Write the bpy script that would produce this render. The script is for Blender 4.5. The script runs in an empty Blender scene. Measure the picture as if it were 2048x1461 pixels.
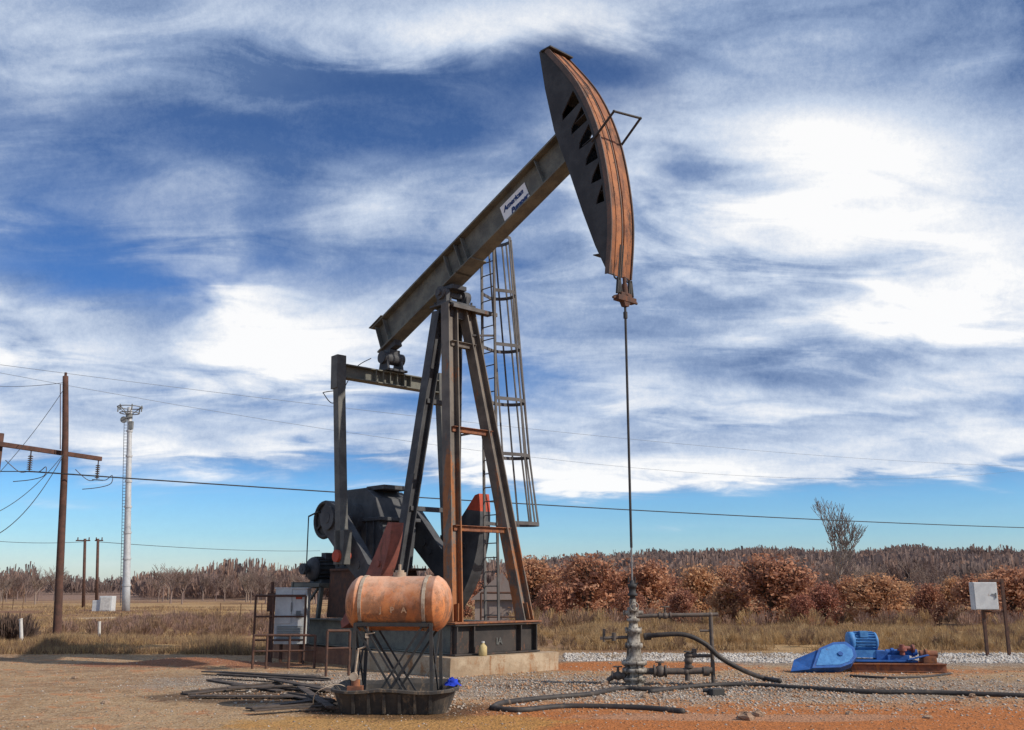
import bpy, math, random
import numpy as np
from mathutils import Vector, Matrix, noise
from mathutils.geometry import tessellate_polygon
random.seed(7); np.random.seed(7)
R=math.radians
scene=bpy.context.scene
COL=scene.collection
# ------------------------------------------------------------ survey helpers (camera calibration -> metres)
F=2000.0; PIT=R(12.6); CP,SP=math.cos(PIT),math.sin(PIT); CH=1.6
def ray(u,v):
    a=(u-1024)/F; b=(730.5-v)/F
    return Vector((a,CP-b*SP,SP+b*CP))
def At(u,v,Y):
    r=ray(u,v); t=Y/r.y
    return Vector((r.x*t,Y,CH+r.z*t))
def G(u,v,z=0.0):
    r=ray(u,v); t=(z-CH)/r.z
    return Vector((r.x*t,r.y*t,z))
WELL=Vector((2.09,17.8,0))
FD=Vector((.68,-.7332,0)); LT=Vector((.7332,.68,0)); ORG=Vector((-1.31,21.47,0))
def PL(u,v,s):
    r=ray(u,v); t=(ORG.dot(LT)+s)/r.dot(LT)
    P=r*t; d=(P-ORG).dot(FD)
    return (d,CH+P.z)
# ------------------------------------------------------------ node helpers
def S(nt,t,ins=None,**pr):
    n=nt.nodes.new(t)
    for k,v in pr.items(): setattr(n,k,v)
    for k,v in (ins or {}).items():
        s=n.inputs[k]
        if isinstance(v,bpy.types.NodeSocket): nt.links.new(v,s)
        else: s.default_value=v
    return n
def MA(nt,op,a,b=None,c=None,clamp=False):
    ins={0:a}
    if b is not None: ins[1]=b
    if c is not None: ins[2]=c
    return S(nt,'ShaderNodeMath',ins,operation=op,use_clamp=clamp).outputs[0]
def c4(c): return (c[0],c[1],c[2],1) if not isinstance(c,bpy.types.NodeSocket) else c
def MX(nt,f,a,b,mode='MIX'):
    n=S(nt,'ShaderNodeMix',{0:f,6:c4(a),7:c4(b)},data_type='RGBA',blend_type=mode)
    return n.outputs[2]
def NZ(nt,vec,sc,det=4,rough=.55,dist=0.0):
    return S(nt,'ShaderNodeTexNoise',{'Vector':vec,'Scale':sc,'Detail':det,'Roughness':rough,'Distortion':dist}).outputs[0]
def SM(nt,x,a,b):
    return S(nt,'ShaderNodeMapRange',{0:x,1:a,2:b,3:0.0,4:1.0},interpolation_type='SMOOTHSTEP').outputs[0]
def newmat(name):
    m=bpy.data.materials.new(name); m.use_nodes=True; nt=m.node_tree
    return m,nt,nt.nodes['Principled BSDF']
def metal(name,c1,c2,rust=(.20,.075,.03),amt=.4,sc=3.0,rough=.65,met=0.0,grad=None,bump=.15,spec=.3,speck=0.0,paletop=None):
    m,nt,bs=newmat(name)
    o=S(nt,'ShaderNodeTexCoord').outputs['Object']
    st=S(nt,'ShaderNodeMapping',{'Vector':o,'Scale':(1.6,1.6,.45)}).outputs[0]
    n1=NZ(nt,o,sc*1.3,6,.65); n2=NZ(nt,st,sc,8,.7,.4); n3=NZ(nt,o,sc*14,4,.7)
    col=MX(nt,SM(nt,n1,.38,.62),c1,c2)
    th=MA(nt,'MULTIPLY_ADD',n3,.25,n2)
    z=S(nt,'ShaderNodeSeparateXYZ',{0:o}).outputs[2]
    if grad:
        g=S(nt,'ShaderNodeMapRange',{0:z,1:grad[0],2:grad[1],3:grad[2],4:-.05}).outputs[0]
        th=MA(nt,'ADD',th,g)
    rf=SM(nt,th,.84-amt*.45,.95-amt*.45)
    rc=MX(nt,NZ(nt,o,sc*5,5,.7),tuple(x*.45 for x in rust),tuple(x*1.5 for x in rust))
    col=MX(nt,rf,col,rc)
    if paletop:  # blends to a set tone with height, edge broken by noise
        wz=S(nt,'ShaderNodeMapRange',{0:MA(nt,'ADD',z,MA(nt,'MULTIPLY_ADD',NZ(nt,o,sc*2.2,6,.7),.9,-.45)),1:paletop[0],2:paletop[1],3:0.0,4:paletop[3]}).outputs[0]
        col=MX(nt,wz,col,paletop[2])
    if speck:
        col=MX(nt,MA(nt,'MULTIPLY',SM(nt,NZ(nt,o,sc*22,3,.8),.56,.66),speck),col,(.02,.018,.015))
    nt.links.new(col,bs.inputs['Base Color'])
    nt.links.new(MA(nt,'MULTIPLY_ADD',rf,.2,rough),bs.inputs['Roughness'])
    bs.inputs['Metallic'].default_value=met
    bs.inputs['Specular IOR Level'].default_value=spec
    b=S(nt,'ShaderNodeBump',{'Strength':bump,'Distance':.02,'Height':th}).outputs[0]
    nt.links.new(b,bs.inputs['Normal'])
    return m
def natural(name,ca,cb,sc=2.0,cc=None,rough=.9,bump=.3,fine=20,objrand=0.0,transl=0):
    m,nt,bs=newmat(name)
    o=S(nt,'ShaderNodeNewGeometry').outputs['Position']
    col=MX(nt,SM(nt,NZ(nt,o,sc,6,.65),.35,.65),ca,cb)
    if cc: col=MX(nt,SM(nt,NZ(nt,o,fine,3,.7),.5,.68),col,cc)
    if objrand:
        r=S(nt,'ShaderNodeObjectInfo').outputs['Random']
        k=MA(nt,'MULTIPLY_ADD',r,objrand,1-objrand/2)
        h=S(nt,'ShaderNodeHueSaturation',{'Hue':MA(nt,'MULTIPLY_ADD',r,.03,.485),'Value':k,'Color':col}).outputs[0]
        col=h
    nt.links.new(col,bs.inputs['Base Color'])
    bs.inputs['Roughness'].default_value=rough
    bs.inputs['Specular IOR Level'].default_value=.15
    if transl:
        tr=S(nt,'ShaderNodeBsdfTranslucent',{'Color':col}); mx=S(nt,'ShaderNodeMixShader',{0:transl,1:bs.outputs[0],2:tr.outputs[0]})
        nt.links.new(mx.outputs[0],nt.nodes['Material Output'].inputs[0])
    if bump:
        b=S(nt,'ShaderNodeBump',{'Strength':bump,'Distance':.03,'Height':NZ(nt,o,fine,5,.7)}).outputs[0]
        nt.links.new(b,bs.inputs['Normal'])
    return m
# ------------------------------------------------------------ mesh builder
def catmull(P,n=6):
    P=[Vector(p) for p in P]; out=[]
    for i in range(len(P)-1):
        p0=P[max(i-1,0)];p1=P[i];p2=P[i+1];p3=P[min(i+2,len(P)-1)]
        for k in range(n):
            t=k/n
            out.append(.5*((2*p1)+(p2-p0)*t+(2*p0-5*p1+4*p2-p3)*t*t+(3*p1-p0-3*p2+p3)*t**3))
    out.append(P[-1]); return out
INV={}
class MB:
    def __init__(s): s.v=[];s.f=[];s.m=[];s.sm=[];s.cur=0
    def add(s,vs,fs,smooth=False):
        o=len(s.v); s.v+= [Vector(x) for x in vs]
        for f in fs: s.f.append([i+o for i in f]); s.m.append(s.cur); s.sm.append(smooth)
    def frame(s,p0,p1,up=(0,0,1)):
        z=(Vector(p1)-Vector(p0)).normalized(); u=Vector(up)
        if abs(z.dot(u.normalized()))>.98: u=Vector((1,0,0)) if abs(z.x)<.9 else Vector((0,1,0))
        x=u.cross(z).normalized(); y=z.cross(x).normalized()
        return x,y,z
    def bar(s,p0,p1,w,h,up=(0,0,1),ox=0,oy=0,w1=None,h1=None):
        p0=Vector(p0);p1=Vector(p1);x,y,z=s.frame(p0,p1,up)
        w1=w if w1 is None else w1; h1=h if h1 is None else h1
        vs=[]
        for p,ww,hh in ((p0,w,h),(p1,w1,h1)):
            for a,b in ((-1,-1),(1,-1),(1,1),(-1,1)):
                vs.append(p+x*(ox+a*ww/2)+y*(oy+b*hh/2))
        s.add(vs,[(3,2,1,0),(4,5,6,7),(0,1,5,4),(1,2,6,5),(2,3,7,6),(3,0,4,7)])
    def box(s,c,sz,rz=0,tilt=None):
        M=Matrix.Rotation(rz,3,'Z')
        if tilt: M=M@Matrix.Rotation(tilt[1],3,tilt[0])
        c=Vector(c); vs=[c+M@Vector((a*sz[0]/2,b*sz[1]/2,d*sz[2]/2)) for d in(-1,1) for a,b in((-1,-1),(1,-1),(1,1),(-1,1))]
        s.add(vs,[(3,2,1,0),(4,5,6,7),(0,1,5,4),(1,2,6,5),(2,3,7,6),(3,0,4,7)])
    def ibeam(s,p0,p1,w,h,up=(0,0,1),tf=.03,tw=.03):
        s.bar(p0,p1,w,tf,up,0,h/2-tf/2); s.bar(p0,p1,w,tf,up,0,-h/2+tf/2); s.bar(p0,p1,tw,h-2*tf,up)
    def cyl(s,p0,p1,r0,r1=None,n=16,caps=True):
        r1=r0 if r1 is None else r1
        p0=Vector(p0);p1=Vector(p1);x,y,z=s.frame(p0,p1)
        A=[p0+(x*math.cos(2*math.pi*i/n)+y*math.sin(2*math.pi*i/n))*r0 for i in range(n)]
        B=[p1+(x*math.cos(2*math.pi*i/n)+y*math.sin(2*math.pi*i/n))*r1 for i in range(n)]
        s.add(A+B,[(i,(i+1)%n,n+(i+1)%n,n+i) for i in range(n)],True)
        if caps: s.add(A,[list(range(n))[::-1]]); s.add(B,[list(range(n))])
    def lathe(s,p0,p1,prof,n=24,rs=1.0):
        p0=Vector(p0);p1=Vector(p1);x,y,z=s.frame(p0,p1);L=(p1-p0).length
        vs=[]
        for t,r in prof:
            for i in range(n):
                a=2*math.pi*i/n; vs.append(p0+z*(t*L)+(x*math.cos(a)+y*math.sin(a))*max(r*rs,1e-4))
        fs=[(k*n+i,k*n+(i+1)%n,(k+1)*n+(i+1)%n,(k+1)*n+i) for k in range(len(prof)-1) for i in range(n)]
        s.add(vs,fs,True)
    def tube(s,pts,r,n=8,r1=None,closed=False):
        P=[Vector(p) for p in pts]; vs=[]; m=len(P); ref=None
        for i,p in enumerate(P):
            if closed: d=(P[(i+1)%m]-P[i-1]).normalized()
            else: d=(P[min(i+1,m-1)]-P[max(i-1,0)]).normalized()
            if ref is None:
                ref=Vector((0,0,1)) if abs(d.z)<.9 else Vector((1,0,0))
            x=ref.cross(d)
            if x.length<1e-3: x=Vector((1,0,0)).cross(d)
            x.normalize(); y=d.cross(x).normalized(); ref=y
            rr=r if r1 is None else r+(r1-r)*i/(m-1)
            for k in range(n):
                a=2*math.pi*k/n; vs.append(p+(x*math.cos(a)+y*math.sin(a))*rr)
        fs=[(i*n+k,i*n+(k+1)%n,(i+1)*n+(k+1)%n,(i+1)*n+k) for i in range(m-1) for k in range(n)]
        if closed: fs+=[((m-1)*n+k,(m-1)*n+(k+1)%n,(k+1)%n,k) for k in range(n)]
        else: fs+=[list(range(n))[::-1],[(m-1)*n+k for k in range(n)]]
        s.add(vs,fs,True)
    def pipe(s,pts,r,n=10):
        for a,b in zip(pts[:-1],pts[1:]): s.cyl(a,b,r,n=n)
        for p in pts[1:-1]: s.ball(p,r*1.25)
    def ball(s,c,r,n=10,sq=(1,1,1)):
        c=Vector(c); vs=[];fs=[];m=6
        for j in range(m+1):
            t=math.pi*j/m
            for i in range(n):
                a=2*math.pi*i/n; rr=max(math.sin(t),1e-3)
                vs.append(c+Vector((math.cos(a)*rr*r*sq[0],math.sin(a)*rr*r*sq[1],math.cos(t)*r*sq[2])))
        for j in range(m):
            for i in range(n): fs.append((j*n+i,(j+1)*n+i,(j+1)*n+(i+1)%n,j*n+(i+1)%n))
        s.add(vs,fs,True)
    def ring(s,c,axis,Rr,r,n=24,k=8):
        c=Vector(c);x,y,z=s.frame(c,c+Vector(axis))
        s.tube([c+(x*math.cos(2*math.pi*i/n)+y*math.sin(2*math.pi*i/n))*Rr for i in range(n)],r,k,closed=True)
    def prism(s,loops,th):
        th=Vector(th); loops=[[Vector(p) for p in L] for L in loops]
        tris=tessellate_polygon(loops); flat=[p for L in loops for p in L]; n=len(flat)
        fs=[tuple(t) for t in tris]+[tuple(i+n for i in reversed(t)) for t in tris]
        o=0
        for L in loops:
            m=len(L)
            for i in range(m): fs.append((o+i,o+(i+1)%m,n+o+(i+1)%m,n+o+i))
            o+=m
        s.add(flat+[p+th for p in flat],fs)
    def text(s,txt,org,xd,yd,size,shear=0,lift=(0,0,0),align='CENTER',off=.006):
        cu=bpy.data.curves.new('t','FONT'); cu.body=txt; cu.size=size; cu.shear=shear; cu.align_x=align
        cu.resolution_u=3; cu.offset=off*size/.2
        ob=bpy.data.objects.new('t',cu); COL.objects.link(ob)
        bpy.context.view_layer.update()
        me=bpy.data.meshes.new_from_object(ob)
        xd=Vector(xd).normalized(); yd=Vector(yd).normalized(); org=Vector(org)+Vector(lift)
        s.add([org+xd*v.co.x+yd*v.co.y for v in me.vertices],[list(p.vertices) for p in me.polygons])
        bpy.data.objects.remove(ob); bpy.data.curves.remove(cu); bpy.data.meshes.remove(me)
    def obj(s,name,mats,parent=None,label=None,cat=None,off=None,bevel=0,group=None,kind=None):
        me=bpy.data.meshes.new(name)
        if parent is not None:
            if off is None:
                off=INV[parent.name]
            vs=[v-Vector(off) for v in s.v]; loc=None
        else:
            xs=[v.x for v in s.v];ys=[v.y for v in s.v];zs=[v.z for v in s.v]
            loc=Vector(((min(xs)+max(xs))/2,(min(ys)+max(ys))/2,min(zs)))
            vs=[v-loc for v in s.v]
        me.from_pydata([tuple(v) for v in vs],[],s.f)
        if not isinstance(mats,(list,tuple)): mats=[mats]
        for m in mats: me.materials.append(m)
        me.polygons.foreach_set('material_index',s.m); me.polygons.foreach_set('use_smooth',s.sm)
        import bmesh
        bm=bmesh.new(); bm.from_mesh(me); bmesh.ops.recalc_face_normals(bm,faces=bm.faces); bm.to_mesh(me); bm.free()
        me.update()
        ob=bpy.data.objects.new(name,me); COL.objects.link(ob)
        if parent is not None: ob.parent=parent; INV[ob.name]=Vector(off)
        else: ob.location=loc; INV[ob.name]=loc
        if label: ob['label']=label
        if cat: ob['category']=cat
        if group: ob['group']=group
        if kind: ob['kind']=kind
        if bevel:
            b=ob.modifiers.new('b','BEVEL'); b.width=bevel; b.segments=2; b.limit_method='ANGLE'; b.angle_limit=R(50)
        return ob
def thing(name,label,cat,loc=(0,0,0),rz=0,group=None):
    e=bpy.data.objects.new(name,None); e.empty_display_size=.3; COL.objects.link(e)
    e.location=loc; e.rotation_euler=(0,0,rz); e['label']=label; e['category']=cat
    if group: e['group']=group
    INV[e.name]=Vector(loc)
    return e
def fast(name,V,Fc,mats,midx=None,k=3,parent=None,label=None,cat=None,kind=None,loc=(0,0,0),group=None):
    V=np.asarray(V,dtype=np.float32).reshape(-1,3); Fc=np.asarray(Fc,dtype=np.int32).reshape(-1,k)
    me=bpy.data.meshes.new(name)
    me.vertices.add(len(V)); me.vertices.foreach_set('co',V.ravel())
    me.loops.add(Fc.size); me.loops.foreach_set('vertex_index',Fc.ravel())
    me.polygons.add(len(Fc)); me.polygons.foreach_set('loop_start',np.arange(0,Fc.size,k,dtype=np.int32))
    me.polygons.foreach_set('loop_total',np.full(len(Fc),k,dtype=np.int32))
    if not isinstance(mats,(list,tuple)): mats=[mats]
    for m in mats: me.materials.append(m)
    if midx is not None: me.polygons.foreach_set('material_index',np.asarray(midx,dtype=np.int32))
    me.update(calc_edges=True); me.validate()
    ob=bpy.data.objects.new(name,me); COL.objects.link(ob); ob.location=loc
    if parent is not None: ob.parent=parent
    if label: ob['label']=label
    if cat: ob['category']=cat
    if kind: ob['kind']=kind
    if group: ob['group']=group
    return ob
# ------------------------------------------------------------ terrain height
def sst(a,b,x):
    t=min(max((x-a)/(b-a),0),1); return t*t*(3-2*t)
def gz(x,y):
    z=.012*noise.noise(Vector((x*.8,y*.8,0)))+.02*noise.noise(Vector((x*.35,y*.6,7)))*sst(18,12,y) if y<18 else .012*noise.noise(Vector((x*.8,y*.8,0)))
    k=sst(27,40,y)
    if k>0: z+=k*.14*noise.noise(Vector((x*.12,y*.12,3)))
    z+=.15*math.exp(-((y-27.6)/1.5)**2)*sst(-6.3,-8.5,x)*(1+.35*noise.noise(Vector((x*.5,y*.5,9))))
    z+=.16*math.exp(-((x+6.9)/1.3)**2-((y-22.3)/.7)**2)
    z+=.07*math.exp(-((x-2.6)/2.2)**2-((y-22.6)/.5)**2)
    z+=sst(150,420,y)*10.5*(.10+.90*sst(-60,70,x))*(1+.1*noise.noise(Vector((x*.01,y*.01,1))))
    return z
# ------------------------------------------------------------ materials
M_beam=metal('olive_steel',(.175,.175,.145),(.11,.11,.098),rust=(.16,.09,.05),amt=.14,sc=2.2,speck=.5)
M_leg=metal('weathered_steel',(.175,.15,.125),(.105,.09,.078),rust=(.32,.13,.055),amt=.36,sc=1.3,grad=(1.0,6.5,.17))
M_legd=metal('dark_steel',(.085,.088,.094),(.05,.052,.058),rust=(.15,.08,.05),amt=.15,sc=2)
M_lad=metal('ladder_steel',(.125,.118,.115),(.08,.075,.072),rust=(.16,.08,.05),amt=.15,sc=2)
M_head=metal('dark_head_steel',(.052,.053,.056),(.032,.032,.035),rust=(.13,.07,.04),amt=.15,sc=1.6)
M_face=metal('rusty_face',(.33,.13,.055),(.19,.085,.048),rust=(.10,.06,.045),amt=.5,sc=1.8,rough=.7)
M_rib=metal('rust_rib',(.38,.155,.065),(.22,.09,.048),rust=(.10,.06,.045),amt=.48,sc=2.2,rough=.7)
M_rim=metal('face_rim_steel',(.14,.09,.07),(.085,.065,.055),rust=(.26,.11,.055),amt=.3,sc=3,rough=.6)
M_black=metal('black_iron',(.035,.035,.038),(.05,.048,.045),rust=(.09,.055,.04),amt=.15,sc=5)
M_redw=metal('red_counterweight',(.30,.10,.075),(.20,.075,.06),rust=(.14,.07,.05),amt=.35,sc=4)
M_red=metal('bright_red_paint',(.55,.085,.04),(.40,.07,.04),rust=(.18,.06,.04),amt=.2,sc=4)
M_rust=metal('rust',(.27,.11,.06),(.16,.07,.045),rust=(.36,.14,.05),amt=.4,sc=6,rough=.8)
M_rustd=metal('dark_rust',(.12,.06,.042),(.075,.045,.036),rust=(.2,.08,.04),amt=.3,sc=7,rough=.8)
M_tank=metal('orange_tank_paint',(.60,.23,.085),(.47,.165,.065),rust=(.30,.14,.075),amt=.56,sc=3.0,rough=.6,bump=.08,speck=.3,paletop=(1.35,1.75,(.70,.43,.30),.75))  # tank colour turns paler towards the top
M_strap=metal('strap_steel',(.46,.38,.29),(.34,.25,.18),rust=(.3,.14,.07),amt=.3,sc=8)
M_fade=metal('faded_stencil',(.62,.42,.27),(.55,.32,.18),amt=.1,sc=5)
M_wht=metal('faded_white_paint',(.62,.6,.56),(.5,.48,.45),rust=(.3,.2,.13),amt=.15,sc=5)
M_cab=metal('cabinet_grey_paint',(.60,.61,.60),(.50,.51,.51),rust=(.36,.28,.22),amt=.18,sc=3,rough=.5)
M_cabd=metal('cabinet_trim',(.22,.23,.23),(.16,.17,.17),amt=.1,sc=5)
M_well=metal('oily_wellhead_steel',(.38,.35,.30),(.19,.165,.14),rust=(.06,.048,.038),amt=.48,sc=9,rough=.55)
M_welld=metal('oily_pipe_steel',(.09,.075,.065),(.14,.11,.09),rust=(.19,.10,.06),amt=.3,sc=8,rough=.55)
M_rod=metal('polished_rod_steel',(.34,.33,.31),(.25,.24,.23),amt=.1,sc=8,rough=.35,met=.6)
M_blue=metal('blue_paint',(.03,.12,.38),(.022,.085,.28),rust=(.16,.12,.09),amt=.25,sc=5,rough=.55)
M_blueL=metal('light_blue_paint',(.08,.26,.54),(.05,.18,.42),rust=(.14,.11,.09),amt=.22,sc=6,rough=.55)
M_galv=metal('galvanised_steel',(.52,.53,.54),(.43,.44,.45),rust=(.3,.27,.25),amt=.1,sc=2,rough=.5,met=.1)
M_rubber=metal('black_rubber',(.035,.031,.03),(.06,.05,.044),rust=(.15,.11,.08),amt=.3,sc=5,rough=.6)
M_tray=metal('black_plastic_tray',(.045,.042,.04),(.075,.064,.054),rust=(.17,.125,.085),amt=.40,sc=5,rough=.65)
M_conc=metal('stained_concrete',(.46,.36,.25),(.34,.245,.16),rust=(.32,.17,.085),amt=.45,sc=2.4,rough=.9,bump=.4,speck=.3)
M_plinth=metal('rust_stained_plinth',(.26,.13,.08),(.17,.085,.058),rust=(.34,.2,.12),amt=.35,sc=2.4,rough=.9,bump=.4)
M_wood=metal('pole_wood',(.12,.06,.045),(.075,.043,.034),rust=(.16,.08,.05),amt=.2,sc=3,rough=.9,bump=.4)
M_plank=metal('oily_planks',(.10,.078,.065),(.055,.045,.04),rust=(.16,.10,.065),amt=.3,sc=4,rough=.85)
M_ins=metal('insulator_porcelain',(.1,.08,.075),(.06,.05,.05),amt=.05,sc=8,rough=.3)
M_wire=metal('faint_wire',(.22,.25,.29),(.18,.21,.25),amt=.0,sc=1)
M_sign=metal('sign_white',(.84,.85,.86),(.76,.78,.80),rust=(.5,.48,.45),amt=.06,sc=6,rough=.5)
M_ink=metal('sign_blue_ink',(.015,.04,.14),(.02,.05,.17),amt=.0,sc=8)
M_yel=metal('yellow_plastic',(.55,.43,.2),(.45,.35,.17),amt=.05,sc=8)
M_cloth=metal('blue_cloth',(.02,.06,.55),(.015,.04,.4),rust=(.02,.05,.3),amt=.05,sc=20,rough=.9)
M_shed=metal('shed_roof_metal',(.30,.24,.21),(.24,.195,.175),rust=(.26,.17,.14),amt=.3,sc=1)
M_rock=natural('rock',(.36,.25,.17),(.24,.15,.10),3,(.44,.34,.25))
M_bark=natural('oak_bark',(.12,.09,.075),(.08,.06,.05),3,None)
M_pile=natural('dead_brush',(.16,.105,.08),(.09,.065,.055),3,None,bump=0)
M_barkp=natural('pale_bark',(.34,.29,.26),(.22,.185,.165),1.5,None,bump=0)
M_twig=natural('bare_twigs',(.27,.20,.17),(.20,.145,.125),.4,None,bump=0,objrand=.3)
M_leafa=natural('dry_oak_leaves',(.56,.29,.17),(.44,.20,.12),.5,(.62,.38,.24),bump=0,fine=5,objrand=.35,transl=.35)
M_leafb=natural('dark_dry_leaves',(.34,.165,.11),(.25,.125,.09),1.1,None,bump=0,objrand=.35,transl=.3)
M_wood1=natural('hazed_winter_wood',(.27,.19,.165),(.19,.145,.13),.03,(.33,.225,.185),bump=0,fine=.4,transl=.3)  # far wood: aerial haze painted in as a paler base colour
M_wood2=natural('winter_wood_rusty',(.33,.21,.16),(.24,.165,.14),.05,(.38,.24,.18),bump=0,fine=.4,transl=.3)
M_grass=natural('dry_grass',(.48,.32,.155),(.36,.23,.12),.35,(.56,.41,.23),bump=0,fine=3,transl=.3)
M_grassd=natural('brown_weeds',(.28,.175,.11),(.19,.125,.085),.5,(.34,.23,.145),bump=0,fine=4,transl=.3)
M_stone=natural('gravel_stone',(.44,.38,.32),(.22,.175,.14),1.6,(.54,.49,.43),bump=0,fine=14)
M_stonew=natural('white_gravel_stone',(.56,.52,.47),(.34,.30,.26),1.2,(.62,.58,.54),bump=0,fine=14)
M_stoneo=natural('orange_clod',(.46,.24,.12),(.30,.16,.09),1.0,(.45,.33,.22),bump=0,fine=14)
# ground material
def ground_mat():
    m,nt,bs=newmat('ground_soil')
    P=S(nt,'ShaderNodeNewGeometry').outputs['Position']
    sx=S(nt,'ShaderNodeSeparateXYZ',{0:P}); X,Y=sx.outputs[0],sx.outputs[1]
    nA=NZ(nt,P,.35,5,.6); nB=NZ(nt,P,1.4,6,.65,.3); nC=NZ(nt,P,7,5,.7); nD=NZ(nt,P,38,3,.7); nM=NZ(nt,P,3.1,6,.7,.5)
    vor=S(nt,'ShaderNodeTexVoronoi',{'Vector':P,'Scale':26.0}); vc=vor.outputs['Color']; vd=vor.outputs['Distance']
    vg=S(nt,'ShaderNodeSeparateXYZ',{0:vc}).outputs[0]
    def ell(cx,cy,rx,ry,w=.9):
        a=MA(nt,'DIVIDE',MA(nt,'SUBTRACT',X,cx),rx); b=MA(nt,'DIVIDE',MA(nt,'SUBTRACT',Y,cy),ry)
        r=MA(nt,'ADD',MA(nt,'MULTIPLY',a,a),MA(nt,'MULTIPLY',b,b))
        r=MA(nt,'ADD',r,MA(nt,'MULTIPLY',MA(nt,'SUBTRACT',nB,.5),-2.6*w))
        r=MA(nt,'ADD',r,MA(nt,'MULTIPLY',MA(nt,'SUBTRACT',nM,.5),-1.6*w))
        return SM(nt,r,1.25,.55)
    pad=MX(nt,SM(nt,nA,.38,.62),(.46,.30,.165),(.32,.19,.105))
    pad=MX(nt,SM(nt,nB,.45,.62),pad,(.52,.37,.225))
    pad=MX(nt,MA(nt,'MULTIPLY',SM(nt,nM,.50,.66),.55),pad,(.26,.15,.08))
    pad=MX(nt,MA(nt,'MULTIPLY',SM(nt,vg,.6,.9),.35),pad,(.58,.47,.34))
    orange=MX(nt,nC,(.64,.22,.06),(.36,.13,.05))
    fo=SM(nt,MA(nt,'ADD',Y,MA(nt,'MULTIPLY',MA(nt,'SUBTRACT',nB,.5),7)),16.0,14.0)
    fo=MA(nt,'MULTIPLY',fo,SM(nt,X,-1.8,.4))
    pad=MX(nt,MA(nt,'MULTIPLY',fo,.94),pad,orange)
    pad=MX(nt,MA(nt,'MULTIPLY',SM(nt,nB,.54,.62),.6),pad,orange)
    gcol=MX(nt,vg,(.26,.20,.15),(.52,.45,.37))
    gcol=MX(nt,SM(nt,nD,.48,.66),gcol,(.17,.125,.09))
    gcol=MX(nt,MA(nt,'MULTIPLY',SM(nt,nM,.5,.64),.6),gcol,(.26,.155,.095))
    gr=MA(nt,'MAXIMUM',ell(3.2,17.4,6.2,2.1),ell(9,24.2,10.5,2.4)); gr=MA(nt,'MAXIMUM',gr,ell(-3.4,18.5,3.2,2.0))
    pad=MX(nt,MA(nt,'MULTIPLY',gr,.86),pad,gcol)
    pad=MX(nt,MA(nt,'MULTIPLY',ell(2.4,21.6,3.0,1.0),.9),pad,orange)
    pad=MX(nt,MA(nt,'MULTIPLY',ell(7.5,20.6,2.6,.7),.6),pad,orange)
    pad=MX(nt,MA(nt,'MULTIPLY',ell(-6.9,22.3,2.8,1.0),.9),pad,(.34,.145,.08))
    pad=MX(nt,MA(nt,'MULTIPLY',ell(-1.4,12.9,2.2,.9),.8),pad,(.50,.27,.085))
    pad=MX(nt,MA(nt,'MULTIPLY',ell(3.0,13.4,2.4,.4),.4),pad,(.46,.35,.26))
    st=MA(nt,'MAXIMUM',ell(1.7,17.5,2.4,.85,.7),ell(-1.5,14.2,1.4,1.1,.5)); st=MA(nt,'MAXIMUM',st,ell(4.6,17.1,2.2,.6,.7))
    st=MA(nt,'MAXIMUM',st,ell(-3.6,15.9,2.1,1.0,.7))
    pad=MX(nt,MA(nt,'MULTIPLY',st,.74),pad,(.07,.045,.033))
    pad=MX(nt,MA(nt,'MULTIPLY',SM(nt,nC,.50,.70),.42),pad,(.17,.11,.07))
    pad=MX(nt,MA(nt,'MULTIPLY',SM(nt,nD,.56,.70),.35),pad,(.12,.085,.06))
    sv=S(nt,'ShaderNodeMapping',{'Vector':P,'Scale':(.25,1.2,1)}).outputs[0]
    nE=NZ(nt,sv,.22,6,.65,.5); nF=NZ(nt,P,.05,4,.6)
    fld=MX(nt,SM(nt,nE,.38,.62),(.31,.18,.09),(.50,.33,.165))
    fld=MX(nt,SM(nt,nF,.48,.62),fld,(.24,.13,.08))
    fld=MX(nt,MA(nt,'MULTIPLY',SM(nt,nC,.5,.65),.4),fld,(.19,.125,.075))
    track=MA(nt,'MULTIPLY',SM(nt,MA(nt,'ABSOLUTE',MA(nt,'SUBTRACT',MA(nt,'ADD',Y,MA(nt,'MULTIPLY',nF,14)),MA(nt,'MULTIPLY_ADD',X,.5,76))),3.5,1.5),SM(nt,X,-8,-14))
    fld=MX(nt,MA(nt,'MULTIPLY',track,.8),fld,(.58,.45,.31))
    fld=MX(nt,SM(nt,Y,110,170),fld,(.26,.17,.13))
    edge=SM(nt,MA(nt,'ADD',Y,MA(nt,'MULTIPLY',MA(nt,'SUBTRACT',nB,.5),3.5)),25.6,27.0)
    col=MX(nt,edge,pad,fld)
    nt.links.new(col,bs.inputs['Base Color'])
    bs.inputs['Roughness'].default_value=.95; bs.inputs['Specular IOR Level'].default_value=.1
    hgt=MA(nt,'ADD',MA(nt,'MULTIPLY',nC,.8),MA(nt,'ADD',MA(nt,'MULTIPLY',nD,.4),MA(nt,'MULTIPLY',vd,.35)))
    hgt=MA(nt,'ADD',hgt,MA(nt,'MULTIPLY',nM,1.5))
    b=S(nt,'ShaderNodeBump',{'Strength':1.0,'Distance':.065,'Height':hgt}).outputs[0]
    nt.links.new(b,bs.inputs['Normal'])
    return m
xs=[-1800,-1200,-800,-550,-400,-300,-230,-180,-140,-110,-85,-65,-50,-40,-33,-27,-23]+list(np.arange(-20,20.01,.3))+[23,27,33,40,50,65,85,110,140,180,230,300,400,550,800,1200,1800]
ys=[-300,-100,-40,-15,-5]+list(np.arange(0,31,.3))+list(np.arange(32,60,1.5))+[62,66,72,80,90,100,115,130,150,170,190,215,240,270,300,330,360,390,420,480,600,900,1500,3000]
V=[(x,y,gz(x,y)) for y in ys for x in xs]; nx=len(xs)
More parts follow.
